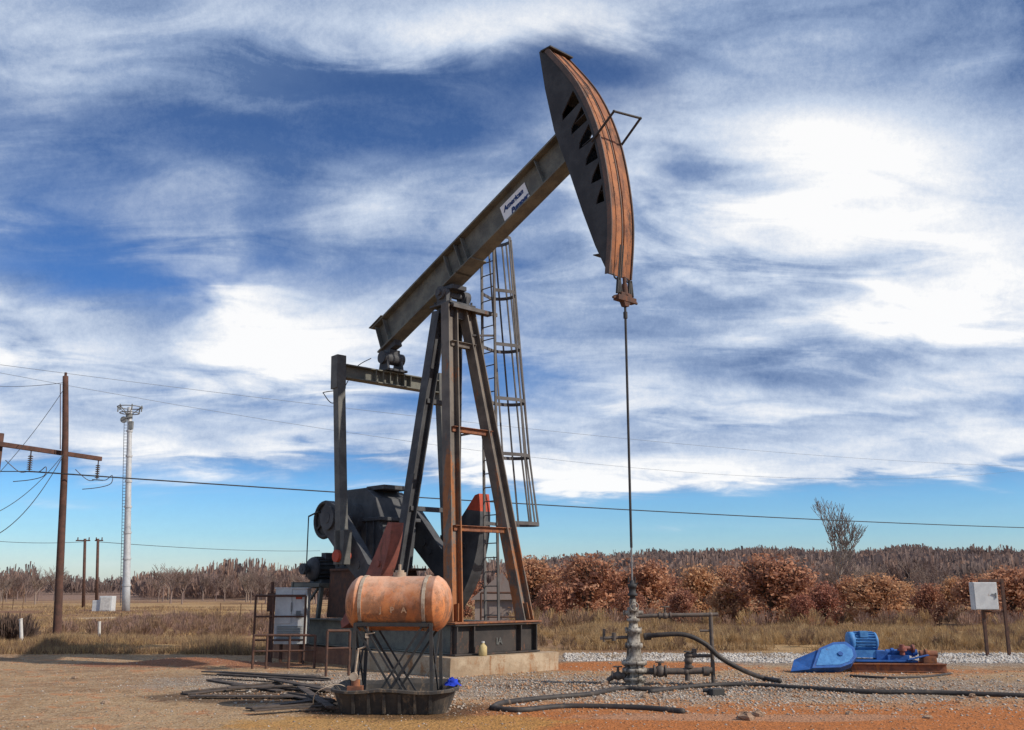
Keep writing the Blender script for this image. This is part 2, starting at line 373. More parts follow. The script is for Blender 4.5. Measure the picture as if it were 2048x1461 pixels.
Fq=[(j*nx+i,j*nx+i+1,(j+1)*nx+i+1,(j+1)*nx+i) for j in range(len(ys)-1) for i in range(nx-1)]
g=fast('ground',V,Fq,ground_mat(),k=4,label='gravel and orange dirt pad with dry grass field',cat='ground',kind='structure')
g.data.polygons.foreach_set('use_smooth',[True]*len(g.data.polygons))

# ------------------------------------------------------------ PUMPJACK (local x forward, y lateral)
ZB=.35; PO=Vector((0,0,ZB))
root=thing('pumpjack','tall rusty grey oil pumpjack with raised horse head','pumpjack',(ORG.x,ORG.y,ZB),math.atan2(FD.y,FD.x))
def part(mb,name,mats,parent=root,label=None,bevel=.006):
    return mb.obj(name,mats,parent,label,off=PO,bevel=bevel)
bd=Vector((math.cos(R(24.3)),0,math.sin(R(24.3)))); bn=Vector((-bd.z,0,bd.x)); T0=Vector((-2.92,0,7.78)); BH=.75
b=MB(); c0=T0-bn*BH/2; c1=c0+bd*7.05
b.ibeam(c0,c1,.36,BH,bn,.045,.05)
for t in (.12,.45,2.95,3.35,3.6,6.2):
    for sgn in (-1,1):
        q=c0+bd*t+Vector((0,sgn*.09,0)); b.bar(q-bn*(BH/2-.05),q+bn*(BH/2-.05),.125,.02,bd)
b.bar(c0+bn*(BH/2+.012)-bd*.05,c0+bn*(BH/2+.012)+bd*.5,.42,.02,bn)
for t in (3.0,3.5):
    b.bar(c0+bd*t-bn*(BH/2+.02)-bd*.28,c0+bd*t-bn*(BH/2+.02)+bd*.28,.46,.035,bn)
beam=part(b,'walking_beam',M_beam)
pa=PL(1005,430,-.05); pb=PL(1056,385,-.05)
sc_=Vector(((pa[0]+pb[0])/2,-.045,(pa[1]+pb[1])/2)); sl=.5*math.hypot(pb[0]-pa[0],pb[1]-pa[1])
b=MB(); b.bar(sc_-bd*sl,sc_+bd*sl,.012,.48,bn)
b.cur=1
b.text('American',sc_+bn*.05-bd*sl*.05,bd,bn,sl*.40,.3,(0,-.0095,0),off=.012); b.text('Pumper',sc_-bn*.15+bd*sl*.25,bd,bn,sl*.42,.35,(0,-.0095,0),off=.014)
b.bar(sc_-bn*.18-bd*sl*.1-Vector((0,.0095,0)),sc_-bn*.18+bd*sl*.8-Vector((0,.0095,0)),.001,.016,bn)
part(b,'sign',[M_sign,M_ink],beam,'white sign plate with blue lettering',0)
# horse head
hs=.29
front=[PL(u,v,-hs) for u,v in((1094,101),(1150,166),(1188,245),(1210,335),(1221,440),(1216,548))]
front=[(p.x,p.z) for p in catmull([Vector((a,0,c)) for a,c in front],8)]
back=[PL(u,v,-hs) for u,v in((1190,492),(1165,425),(1140,350),(1108,262),(1090,180),(1078,104))]
outl=front+back
b=MB()
def fr(t):
    i=t*(len(front)-1); k=int(i); k=min(k,len(front)-2); w=i-k
    p=Vector((front[k][0],0,front[k][1])); q=Vector((front[k+1][0],0,front[k+1][1])); r=p.lerp(q,w); tg=(q-p).normalized()
    inn=Vector((tg.z,0,-tg.x))
    if inn.x>0: inn=-inn
    return r,tg,inn
holes=[]
for k in range(6):
    t=.25+k*.088; p,tg,inn=fr(t)
    holes.append([p+inn*.13-tg*.20, p+inn*.13+tg*.17, p+inn*(.66-.065*k)+tg*.15, p+inn*(.60-.065*k)+tg*.02])
for sgn in (-1,1):
    th=Vector((0,.03,0)); y0=-hs if sgn<0 else hs-.03
    b.prism([[Vector((x,y0,z)) for x,z in outl]]+[[Vector((h.x,y0,h.z)) for h in H] for H in holes],th)
bk=[back[-1]]+back[:-1][::-1]+[front[-1]]
for p,q in zip(bk[:-1],bk[1:]):
    P=Vector((p[0]+.03,0,p[1])); Q=Vector((q[0]+.03,0,q[1])); b.bar(P,Q,2*hs-.064,.02,Vector((1,0,0)))
for k in range(8):
    p,tg,inn=fr(.1+k*.115); b.bar(p+inn*.05,p+inn*.45,2*hs-.066,.02,tg)
head=part(b,'horse_head',M_head,bevel=.004)
b=MB()
P=[Vector((x,0,z)) for x,z in front]
def strip(y0,y1,o0,o1):
    vs=[];n=len(P)
    for i,p in enumerate(P):
        _,tg,inn=fr(i/(n-1)) if i<n-1 else fr(.9999)
        out=-inn
        for y,o in((y0,o0),(y1,o0),(y1,o1),(y0,o1)): vs.append(p+out*o+Vector((0,y,0)))
    fs=[]
    for i in range(n-1):
        for k in range(4): fs.append((i*4+k,i*4+(k+1)%4,(i+1)*4+(k+1)%4,(i+1)*4+k))
    fs+= [(0,1,2,3),(n*4-1,n*4-2,n*4-3,n*4-4)]
    b.add(vs,fs)
strip(-.30,.30,.002,.03)
b.cur=1
strip(-.17,-.03,.03,.042); strip(.05,.15,.03,.050)
b.cur=3
strip(-.325,-.30,-.05,.06); strip(.30,.325,-.05,.06); strip(-.01,.015,.03,.045)
b.cur=2
p0,tg,inn=fr(0.0); b.bar(p0+Vector((0,-.34,.02)),p0+Vector((0,.34,.02)),.3,.03,(0,0,1))
for sy in(-.05,.035):
    for i in range(35,40):
        pa_,tg,inn=fr(i/40*.999); pb_,_,_=fr((i+1)/40*.999); b.bar(pa_-inn*.046+Vector((0,sy,0)),pb_-inn*.046+Vector((0,sy,0)),.025,.01,-inn)
part(b,'curved_face',[M_face,M_rib,M_black,M_rim],head,'orange rusty curved cable face',0)
b=MB()
def pl3(u,v,s): d,z=PL(u,v,s); return Vector((d,s,z))
g1=pl3(1183,284,-.34);g2=pl3(1228,223,-.34);g3=pl3(1281,237,.34);g4=pl3(1242,292,.34)
b.pipe([g1,g2,g3,g4],.024)
part(b,'cable_guard',M_black,head,bevel=0)
# bridle
WD=(WELL-ORG).dot(FD); WS=(WELL-ORG).dot(LT)
zc=6.80; b=MB()
ft=Vector((front[-1][0],0,front[-1][1]))
for sy in(-.16,.16):
    b.tube(catmull([(ft.x+.045,sy,ft.z+.5),(ft.x+.03,sy,ft.z),(WD,sy,ft.z-.15),(WD,sy,zc+.05)],5),.018,8)
    b.cyl((WD,sy,zc+.12),(WD,sy,zc+.36),.032); b.bar((WD,sy-.06,zc+.1),(WD,sy-.02,zc+.42),.03,.05); b.bar((WD,sy+.06,zc+.1),(WD,sy+.02,zc+.42),.03,.05)
br=part(b,'bridle_cable',M_black)
b=MB()
b.box((WD,0,zc+.02),(.14,.50,.10)); b.box((WD,0,zc+.1),(.1,.3,.08)); b.bar((WD,0,zc),(WD,0,zc-.12),.22,.12,(1,0,0),w1=.1,h1=.1)
b.bar((WD,-.24,zc+.03),(WD,-.34,zc+.0),.04,.04); b.bar((WD,.24,zc+.03),(WD,.34,zc+.0),.04,.04)
b.cyl((WD,0,zc+.1),(WD,0,zc+.32),.065,.05); b.cyl((WD,0,zc+.32),(WD,0,zc+.45),.035)
part(b,'carrier_bar',[M_rustd],bevel=.006)
b=MB(); b.cyl((WD,0,zc-.1),(WD,0,2.3),.023,n=10); b.cyl((WD,0,6.46),(WD,0,6.58),.04,n=10); b.cur=1; b.cyl((WD,0,2.3),(WD,0,1.62),.016,n=10)
part(b,'polished_rod',[M_black,M_rod],bevel=0)
# samson post
FF=lambda s:Vector((1.3,s*.95,.95)); FT=lambda s:Vector((.16,s*.24,7.72))
RF=lambda s:Vector((-.9,s*.8,.95)); RT=lambda s:Vector((-.2,s*.22,7.6))
for s in(-1,1):
    b=MB(); b.ibeam(FF(s),FT(s),.27,.27,(0,1,0),.03,.03)
    b.box(FF(s)+Vector((0,0,.0)),(.42,.4,.04)); 
    b.bar(FF(s)+Vector((0,0,.02)),FF(s)+Vector((-.05,-.04*s,.35)),.30,.02,(0,1,0))
    part(b,'post_leg',M_leg)
for s in(-1,1):
    b=MB(); b.ibeam(RF(s),RT(s),.25,.25,(0,1,0),.03,.03); b.box(RF(s),(.4,.38,.04)); part(b,'post_leg',M_legd,label='dark rear leg')
for t in(.27,.575,.86):
    b=MB(); p=FF(-1).lerp(FT(-1),t); q=FF(1).lerp(FT(1),t); b.bar(p,q,.11,.10); b.bar(p+Vector((.03,0,.055)),q+Vector((.03,0,.055)),.16,.015); part(b,'cross_brace',M_rust if t<.7 else M_leg)
for t in(.35,.7):
    b=MB(); b.bar(RF(-1).lerp(RT(-1),t),RF(1).lerp(RT(1),t),.1,.1); part(b,'cross_brace',M_legd)
b=MB(); b.box((-.02,0,7.72),(.72,.74,.05)); b.box((-.02,0,7.55),(.5,.5,.3))
for s in(-1,1):
    b.box((0,s*.29,7.86),(.34,.1,.24)); b.cyl((0,s*.22,7.98),(0,s*.40,7.98),.15,n=20)
    for k in(-.27,.27): b.cyl((k,s*.3,7.70),(k,s*.3,7.82),.025,n=8)
b.cyl((0,-.45,7.98),(0,.45,7.98),.07)
b.box((0,0,8.13),(.44,.40,.10))
part(b,'saddle_bearing',M_legd)
b=MB(); b.bar((.25,-.34,7.66),(.25,.95,7.66),.34,.03); b.bar((.42,-.34,7.62),(.42,.94,7.62),.03,.08); part(b,'service_platform',M_lad)
# ladder
LB=Vector((.32,.92,.55)); LTp=Vector((.33,.72,9.15))
def ldr(z): return LB.lerp(LTp,(z-LB.z)/(LTp.z-LB.z))
b=MB()
for k in(-.21,.21): b.bar(LB+Vector((k,0,0)),LTp+Vector((k,0,0)),.06,.03,(1,0,0))
z=.75
while z<9.1:
    p=ldr(z); b.cyl(p+Vector((-.21,0,0)),p+Vector((.21,0,0)),.013,n=6); z+=.3
for zz in(2.9,5.0,7.1):
    p=ldr(zz); tq=(zz-.95)/6.8; q=FF(1).lerp(FT(1),tq); b.bar(p+Vector((.2,0,0)),q,.04,.04)
    q=RF(1).lerp(RT(1),tq); b.bar(p+Vector((-.2,0,0)),q,.04,.04)
lad=part(b,'ladder',M_lad,bevel=0)
b=MB()
hz=[9.43,8.16,6.92,5.7,4.48,2.99]
def hoop(zz,fl=1.0,n=18):
    p=ldr(min(zz,9.4)); p=Vector((p.x,p.y,zz)); k_=(9.4-zz)/6.4; dep=.28+.26*k_
    cy=.30+.42*k_; out=[]
    for i in range(n+1):
        a=math.pi*i/n; out.append(p+Vector((math.cos(a)*-.36*fl,cy+math.sin(a)*dep*fl,0)))
    return [p+Vector((-.21,0,0))]+out+[p+Vector((.21,0,0))]
hp=[hoop(zz,1.0+(.14 if zz<3 else 0)) for zz in hz]
for H in hp:
    for a,c in zip(H[:-1],H[1:]): b.bar(a,c,.014,.075)
for k in(2,5,8,10,12,15,18):
    for A,B in zip(hp[:-1],hp[1:]): b.bar(A[k],B[k],.042,.016,(1,0,0))
part(b,'safety_cage',M_lad,lad,bevel=0)
# equalizer and pitmans
b=MB(); ED,EZ=-2.28,6.42
b.ibeam((ED,-1.42,EZ),(ED,1.42,EZ),.26,.32,(0,0,1),.03,.03)
for y in(-.5,-.3,-.1,.1,.3,.5):
    for k in(-1,1): b.bar((ED+k*.075,y,EZ-.13),(ED+k*.075,y,EZ+.13),.02,.1,(1,0,0))
eq=part(b,'equalizer_beam',M_beam)
b=MB()
for y in(-.2,.2): b.prism([[(ED-.2,y-.03,EZ+.165),(ED+.2,y-.03,EZ+.165),(ED+.1,y-.03,EZ+.6),(ED-.1,y-.03,EZ+.6)]],(0,.06,0))
b.cyl((ED,-.3,EZ+.5),(ED,.3,EZ+.5),.15,n=20); b.box((ED,0,EZ+.19),(.5,.6,.05))
b.prism([[(ED-.28,-.1,EZ+.62),(ED+.28,-.1,EZ+.78),(ED+.2,-.1,EZ+1.0),(ED-.35,-.1,EZ+.70)]],(0,.2,0))
b.box((ED,0,EZ+.6),(.26,.3,.2))
b.tube(catmull([(ED-.55,-.2,7.0),(ED-.75,-.5,6.75),(ED-.5,-1.0,6.1),(ED-.2,-1.45,5.7),(ED-.1,-1.75,5.85),(ED-.3,-1.6,5.95),(ED,-1.3,6.0)],6),.012,6)
part(b,'tail_bearing',M_legd)
M_pit=metal('pitman_steel',(.135,.135,.125),(.085,.085,.082),rust=(.15,.09,.06),amt=.14,sc=2,speck=.3)
for s in(-1,1):
    b=MB(); tp=Vector((ED+.0,s*1.47,EZ+.32)); bt=Vector((-1.85,s*1.47,2.28))
    b.bar(tp,bt,.2,.2,(0,1,0)); b.bar(tp+Vector((0,0,.02)),tp+Vector((.03,0,-.75)),.26,.24,(0,1,0))
    b.prism([[bt+Vector((-.2,-.1,.55)),bt+Vector((.2,-.1,.55)),bt+Vector((.17,-.1,-.18)),bt+Vector((-.17,-.1,-.18))]],(0,.2,0))
    b.cur=1; b.cyl(bt+Vector((0,-.17,0)),bt+Vector((0,.15,0)),.13,n=18); part(b,'pitman_arm',[M_pit,M_red])
# cranks
SH=Vector((-2.8,0,3.15)); aa=R(-41)
ad=Vector((math.cos(aa),0,math.sin(aa))); an=Vector((-ad.z,0,ad.x))
for s in(-1,1):
    y=s*1.13-.1
    b=MB(); c=SH+Vector((0,y,0))
    b.prism([[c-ad*.35+an*.22,c-ad*.35-an*.22,c-an*.36,c+ad*1.4-an*.30,c+ad*2.25-an*.2,c+ad*2.25+an*.2,c+ad*1.4+an*.30,c+an*.36]],(0,.2,0))
    b.cyl(c+Vector((0,-.06,0)),c+Vector((0,.26,0)),.27,n=24)
    for k in(.75,1.05,1.6): b.cyl(c+ad*k+Vector((0,-.02,0)),c+ad*k+Vector((0,.22,0)),.09,n=16)
    cr=part(b,'crank',M_legd)
    b=MB()
    a0,a1=(R(-5),R(-72)) if s<0 else (R(11),R(-74)); y2=s*1.13-.17
    Ro=2.50 if s<0 else 2.66
    def pr(a,r): return SH+Vector((math.cos(a)*r,y2,math.sin(a)*r))
    n=30; arc=[pr(a0+(a1-a0)*i/n,Ro) for i in range(n+1)]
    E0,E1=arc[0],arc[-1]
    inner=[]
    for i in range(n+1):
        w=i/n; q=E0.lerp(E1,w); inward=(SH+Vector((0,y2,0))-q).normalized(); inner.append(q+inward*(.14+(-.10 if s<0 else .34)*math.sin(math.pi*w)))
    def seg(i0,i1): b.prism([arc[i0:i1+1]+inner[i0:i1+1][::-1]],(0,.30,0))
    if s<0: seg(0,n)
    else:
        seg(3,n-4); b.cur=1; seg(0,3); seg(n-4,n)
    b.cur=0
    for w in(10,20):
        q=arc[w].lerp(inner[w],.45); b.cyl(q+Vector((0,-.04,0)),q+Vector((0,.34,0)),.07,n=10)
    part(b,'counterweight',[M_redw] if s<0 else [M_legd,M_red],cr,'rusty red counterweight' if s<0 else 'black counterweight with red tips',0)
# gear reducer
b=MB(); y=-.5
b.prism([[(-3.6,y,2.05),(-1.95,y,2.05),(-1.85,y,2.9),(-2.05,y,3.6),(-2.4,y,3.8),(-3.35,y,3.8),(-3.65,y,3.35)]],(0,1.0,0))
b.box((-2.75,0,3.12),(1.98,1.14,.08)); b.box((-2.3,0,3.85),(.7,.7,.1)); b.box((-2.9,0,3.83),(.9,.9,.06))
for s in(-1,1):
    b.cyl((SH.x,s*.5,SH.z),(SH.x,s*.66,SH.z),.34,n=24); b.cyl((SH.x,s*.6,SH.z),(SH.x,s*1.3,SH.z),.12,n=18)
    b.cyl((-3.4,s*.5,3.12),(-3.4,s*.6,3.12),.17,n=18)
    for k in range(6): b.bar((-3.45+k*.28,s*.52,2.1),(-3.45+k*.28,s*.52,3.08),.03,.05,(0,1,0))
part(b,'gear_reducer',M_legd,bevel=.012)
b=MB(); b.prism([[(-3.7,-.62,.95),(-1.7,-.62,.95),(-1.95,-.62,2.045),(-3.6,-.62,2.045)]],(0,1.24,0))
b.box((-2.6,0,2.02),(1.9,1.36,.05))
part(b,'reducer_pedestal',M_rustd,bevel=.01)
b=MB(); c=Vector((-3.55,-.86,3.16)); b.ring(c,(0,1,0),.40,.05,28); b.cyl(c+Vector((0,-.08,0)),c+Vector((0,.3,0)),.09)
b.cyl(c+Vector((0,.02,0)),c+Vector((0,.09,0)),.36,n=24)
for k in range(5):
    a=2*math.pi*k/5; b.bar(c,c+Vector((math.cos(a)*.38,0,math.sin(a)*.38)),.05,.05,(0,1,0))
b.bar(c+Vector((-.55,-.1,.1)),c+Vector((-.55,-.1,-1.3)),.02,.02); b.bar(c+Vector((-.55,-.1,.1)),c+Vector((-.2,-.05,.2)),.03,.03)
part(b,'belt_wheel',M_black,bevel=0)
mc=Vector((-4.25,-.35,2.05)); b=MB()
b.lathe(mc+Vector((0,-.45,0)),mc+Vector((0,.45,0)),[(0,0),(.01,.16),(.06,.25),(.12,.28),(.15,.28),(.15,.26),(.85,.26),(.85,.28),(.9,.28),(.97,.22),(1,0)],24)
for i in range(18):
    a=2*math.pi*i/18; q=Vector((math.cos(a)*.27,0,math.sin(a)*.27)); b.bar(mc+q+Vector((0,-.28,0)),mc+q+Vector((0,.28,0)),.015,.05,q)
b.box(mc+Vector((0,0,-.29)),(.5,.5,.08)); b.box(mc+Vector((.1,0,.3)),(.2,.24,.16)); b.cyl(mc+Vector((0,-.45,0)),mc+Vector((0,-.65,0)),.05); b.cyl(mc+Vector((0,-.52,0)),mc+Vector((0,-.64,0)),.13)
part(b,'electric_motor',M_legd,bevel=0)
b=MB(); b.box((-4.25,-.2,1.68),(1.1,1.3,.09))
for dx in(-.5,.5):
    for sy in(-.75,.35): b.bar((-4.25+dx,sy,1.63),(-4.25+dx*.8,sy,.93),.09,.09,(1,0,0))
b.bar((-4.7,-.75,.95),(-3.9,-.75,1.6),.05,.05); b.bar((-4.7,.35,.95),(-3.9,.35,1.6),.05,.05)
b.bar((-4.9,-.85,1.68),(-4.9,.5,1.68),.06,.14)
part(b,'motor_platform',M_beam)
# base frame
M_bfr=metal('base_front_steel',(.06,.05,.045),(.04,.035,.033),rust=(.20,.09,.05),amt=.34,sc=2.5)
b=MB()
for s in(-1,1): b.ibeam((-4.9,s*.84,.645),(1.3,s*.84,.645),.26,.58,(0,0,1),.03,.03)
for d in(-4.7,-3.6,-1.7,-.6,.5): b.ibeam((d,-.7,.645),(d,.7,.645),.2,.5,(0,0,1),.025,.025)
b.cur=1
b.ibeam((1.42,-1.12,.64),(1.42,1.12,.64),.28,.575,(0,0,1),.03,.03)
for s in(-1.05,-.62,.62,1.05): b.bar((1.48,s,.39),(1.48,s,.9),.03,.12,(1,0,0))
b.cur=2
b.box((1.38,0,.952),(.4,2.3,.03))
bf=part(b,'base_frame',[M_beam,M_bfr,M_rust])
b=MB(); b.text('IA',(1.452,.1,.53),(0,1,0),(0,0,1),.18); part(b,'painted_letters',M_pit,bf,bevel=0)
# concrete foundation
cf=thing('concrete_foundation','rust stained concrete foundation under the pumpjack','concrete foundation',(ORG.x,ORG.y,0),math.atan2(FD.y,FD.x))
Z0=Vector((0,0,0))
def roughblock(x0,x1,y0,y1,z1,seed):
    b=MB(); nx_,ny_=14,10; 
    def P_(i,j,zz):
        x=x0+(x1-x0)*i/nx_; y=y0+(y1-y0)*j/ny_; k=.035
        return Vector((x+k*noise.noise(Vector((x*2,y*2,zz*3+seed))),y+k*noise.noise(Vector((x*2,y*2,zz*3+seed+9))),zz))
    top=[[P_(i,j,z1+.0) for j in range(ny_+1)] for i in range(nx_+1)]
    vs=[p for r_ in top for p in r_]; b.add(vs,[(i*(ny_+1)+j,(i+1)*(ny_+1)+j,(i+1)*(ny_+1)+j+1,i*(ny_+1)+j+1) for i in range(nx_) for j in range(ny_)])
    edge=[(i,0) for i in range(nx_)]+[(nx_,j) for j in range(ny_)]+[(i,ny_) for i in range(nx_,0,-1)]+[(0,j) for j in range(ny_,0,-1)]
    lv=[z1,z1*.6,z1*.25,-.08]; m=len(edge); vs=[]
    for li,zz in enumerate(lv):
        for i,j in edge:
            p=P_(i,j,z1) if li==0 else P_(i,j,zz); p=Vector((p.x,p.y,zz)); vs.append(p)
    b.add(vs,[(l*m+k,l*m+(k+1)%m,(l+1)*m+(k+1)%m,(l+1)*m+k) for l in range(3) for k in range(m)])
    return b
roughblock(-1.3,1.8,-1.42,1.42,.344,1).obj('front_block',M_conc,cf,off=Z0,bevel=0)
roughblock(-5.3,-1.32,-1.12,1.12,.33,4).obj('rear_block',M_plinth,cf,off=Z0,bevel=0)

# ------------------------------------------------------------ ORANGE TANK ON STAND
TY=14.15; tc=At(798,1207,TY)
tk=thing('chemical_tank','faded orange horizontal drum tank on braced stand','storage tank',(tc.x,TY,0.03))
ax=Vector((math.cos(R(8)),-math.sin(R(8)),0)); L2=.74; r=.365
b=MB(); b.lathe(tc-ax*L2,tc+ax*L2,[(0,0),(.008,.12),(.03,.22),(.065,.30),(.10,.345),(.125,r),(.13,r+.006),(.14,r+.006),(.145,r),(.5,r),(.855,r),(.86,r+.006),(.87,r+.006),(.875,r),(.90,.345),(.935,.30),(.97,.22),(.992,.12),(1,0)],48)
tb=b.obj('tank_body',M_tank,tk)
nrm=Vector((-ax.y,ax.x,0))*-1
for k,(t,ch) in enumerate(((-.16,'J'),(0,'P'),(.16,'A'))):
    b=MB()
    ang=R(-14)
    pz=tc+ax*(t+.0)+nrm*(math.cos(ang)*r+.010)+Vector((0,0,math.sin(ang)*r-.03))
    b.text(ch,pz,ax,Vector((0,0,1))*math.cos(ang)+nrm*-math.sin(ang),.11)
    b.obj('painted_letter',M_fade,tb)
for t in(-.46,.42):
    b=MB(); n=40; c=tc+ax*t; nr=Vector((-ax.y,ax.x,0))
    pts=[c+(nr*math.cos(2*math.pi*i/n)+Vector((0,0,1))*math.sin(2*math.pi*i/n))*(r+.008) for i in range(n)]
    for i in range(n):
        b.bar(pts[i],pts[(i+1)%n],.045,.012,(pts[i]-c))
    b.obj('tank_strap',M_strap,tk)
b=MB(); b.cyl(tc+Vector((0,0,r-.02)),tc+Vector((0,0,r+.05)),.09); b.cyl(tc+Vector((0,0,r+.05)),tc+Vector((0,0,r+.08)),.06); b.cyl(tc+Vector((0,0,r+.08)),tc+Vector((0,0,r+.16)),.02)
b.obj('filler_cap',M_strap,tk)
b=MB(); nrm=Vector((-ax.y,ax.x,0)); zt=tc.z-r*.75
cs=[[tc+ax*sx*.52+nrm*sy*.3 for sy in(-1,1)] for sx in(-1,1)]
ft=[[Vector((p.x,p.y,.03))+ax*(-.03 if i==0 else .03) for p in row] for i,row in enumerate(cs)]
for i in range(2):
    for j in range(2): 
        p=cs[i][j].copy(); p.z=zt+.02; b.bar(ft[i][j],p,.045,.045,(0,1,0))
def up(p,z): q=p.copy(); q.z=z; return q
for j in range(2):
    b.bar(up(cs[0][j],zt),up(cs[1][j],zt),.04,.05); b.bar(up(cs[0][j],.10),up(cs[1][j],.10),.03,.03)
    b.bar(up(cs[0][j],zt-.02),up(cs[0][j].lerp(cs[1][j],.62),.12),.02,.03); b.bar(up(cs[1][j],zt-.02),up(cs[0][j].lerp(cs[1][j],.38),.12),.02,.03)
    b.bar(up(cs[0][j].lerp(cs[1][j],.25),.12),up(cs[1][j].lerp(cs[0][j],.12),zt-.03),.02,.025)
    b.bar(up(cs[0][j].lerp(cs[1][j],.75),.12),up(cs[0][j].lerp(cs[1][j],.12),zt-.03),.02,.025)
for i in range(2):
    b.bar(up(cs[i][0],zt),up(cs[i][1],zt),.04,.04); b.bar(up(cs[i][0],zt-.02),up(cs[i][1],.12),.02,.03); b.bar(up(cs[i][1],zt-.02),up(cs[i][0],.12),.02,.03)
    b.bar(up(tc+ax*(-.46 if i==0 else .42)-nrm*.3,zt),up(tc+ax*(-.46 if i==0 else .42)+nrm*.3,zt),.06,.08)
b.obj('stand',M_black,tk)
b=MB(); c=tc+ax*-.35-nrm*.28; b.pipe([c+Vector((0,0,-.25)),c+Vector((0,0,-.55)),c+Vector((-.12,0,-.6)),c+Vector((-.15,-.05,-.95))],.014,8); b.box(c+Vector((0,0,-.42)),(.06,.06,.06)); b.bar(c+Vector((0,-.03,-.4)),c+Vector((.1,-.05,-.38)),.015,.01)
b.obj('drain_valve',M_strap,tk)
# tray
b=MB()
tx0,tx1,ty0,ty1,th_=-2.38,-.74,13.55,15.1,.31
def rr(x0,x1,y0,y1,r,z,n=6,wob=0):
    o=[]
    for cx,cy,a0 in((x1-r,y1-r,0),(x0+r,y1-r,90),(x0+r,y0+r,180),(x1-r,y0+r,270)):
        for i in range(n+1):
            a=R(a0+90*i/n); o.append(Vector((cx+r*math.cos(a),cy+r*math.sin(a),z)))
    out=[]
    m=len(o)
    for i in range(m):
        p,q=o[i],o[(i+1)%m]; k=6 if (q-p).length>.4 else 1
        for j in range(k):
            c=p.lerp(q,j/k); c.z+=wob*noise.noise(Vector((c.x*3,c.y*3,z))); c.x+=wob*.8*noise.noise(Vector((c.y*4,c.x*4,1))); out.append(c)
    return out
loops=[rr(tx0+.12,tx1-.12,ty0+.12,ty1-.12,.22,.004),rr(tx0+.03,tx1-.03,ty0+.03,ty1-.03,.28,th_*.86,wob=.02),rr(tx0-.02,tx1+.02,ty0-.02,ty1+.02,.30,th_*.9,wob=.03),rr(tx0-.02,tx1+.02,ty0-.02,ty1+.02,.30,th_+.0,wob=.03),rr(tx0+.0,tx1-.0,ty0+.0,ty1-.0,.28,th_+.012,wob=.03),rr(tx0+.05,tx1-.05,ty0+.05,ty1-.05,.26,th_*.86,wob=.02),rr(tx0+.14,tx1-.14,ty0+.14,ty1-.14,.2,.022)]
n=len(loops[0]); vs=[p for L in loops for p in L]
fs=[(k*n+i,k*n+(i+1)%n,(k+1)*n+(i+1)%n,(k+1)*n+i) for k in range(6) for i in range(n)]+[list(range(n)),[6*n+i for i in range(n)]]
b.add(vs,fs)
for i in range(6): b.bar((tx0+.32+i*.2,ty0+.085,.02),(tx0+.32+i*.2,ty0+.025,th_*.86),.04,.03,(0,1,0))
b.obj('containment_tray',M_tray,label='black plastic spill tray with dirt stained sides',cat='spill tray')
# blue cloth
b=MB(); c=Vector((-.82,14.3,th_+.04)); vs=[];n=20;m=8
for j in range(m+1):
    for i in range(n):
        a=2*math.pi*i/n; rr_=(j/m); w=.8+.45*noise.noise(Vector((math.cos(a)*2,math.sin(a)*2,j*.7)))
        vs.append(c+Vector((math.cos(a)*.15*rr_*w,math.sin(a)*.12*rr_*w,.07*(1-rr_**2)*w+.02*noise.noise(Vector((i*.9,j*1.3,2)))-.04*rr_)))
b.add(vs,[(j*n+i,j*n+(i+1)%n,(j+1)*n+(i+1)%n,(j+1)*n+i) for j in range(m) for i in range(n)],True)
b.obj('cloth_rag',M_cloth,label='crumpled bright blue rag on the tray rim',cat='rag')
# injection pump in tray
ip=thing('injection_pump','small orange chemical pump with gauge beside tank','pump',(-2.05,14.0,.03))
c=Vector((-2.08,13.9,.06)); b=MB(); b.box(c+Vector((0,0,.2)),(.2,.16,.16)); b.box(c+Vector((0,0,.11)),(.26,.2,.03)); b.cyl(c+Vector((0,0,.28)),c+Vector((0,0,.36)),.06); b.bar(c+Vector((0,0,-.03)),c+Vector((0,0,.1)),.1,.1); b.obj('pump_body',M_rust,ip)
b=MB(); b.cyl(c+Vector((-.02,-.02,.40)),c+Vector((-.02,-.06,.40)),.055,n=18); b.cyl(c+Vector((-.02,0,.36)),c+Vector((-.02,0,.40)),.012); b.obj('gauge',M_strap,ip)
b=MB(); b.tube(catmull([c+Vector((-.1,0,.25)),c+Vector((-.25,-.05,.3)),c+Vector((-.5,-.1,.2)),c+Vector((-.55,.2,-.02)),c+Vector((-.3,.9,-.04))],6),.007,6); b.obj('tubing',M_strap,ip)
# planks
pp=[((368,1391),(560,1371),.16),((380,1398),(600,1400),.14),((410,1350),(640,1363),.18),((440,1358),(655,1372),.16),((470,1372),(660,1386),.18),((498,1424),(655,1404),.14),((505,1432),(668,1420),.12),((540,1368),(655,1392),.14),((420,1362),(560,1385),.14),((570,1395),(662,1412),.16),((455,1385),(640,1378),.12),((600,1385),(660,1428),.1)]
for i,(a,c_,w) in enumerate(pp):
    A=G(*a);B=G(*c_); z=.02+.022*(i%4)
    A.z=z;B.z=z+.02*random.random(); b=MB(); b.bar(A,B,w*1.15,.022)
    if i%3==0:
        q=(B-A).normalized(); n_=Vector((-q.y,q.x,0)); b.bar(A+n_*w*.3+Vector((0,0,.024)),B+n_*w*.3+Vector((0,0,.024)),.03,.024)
    b.obj('scrap_board',M_plank,label='oil blackened board lying on the dirt',cat='board',group='boards piled on the ground',bevel=.004)

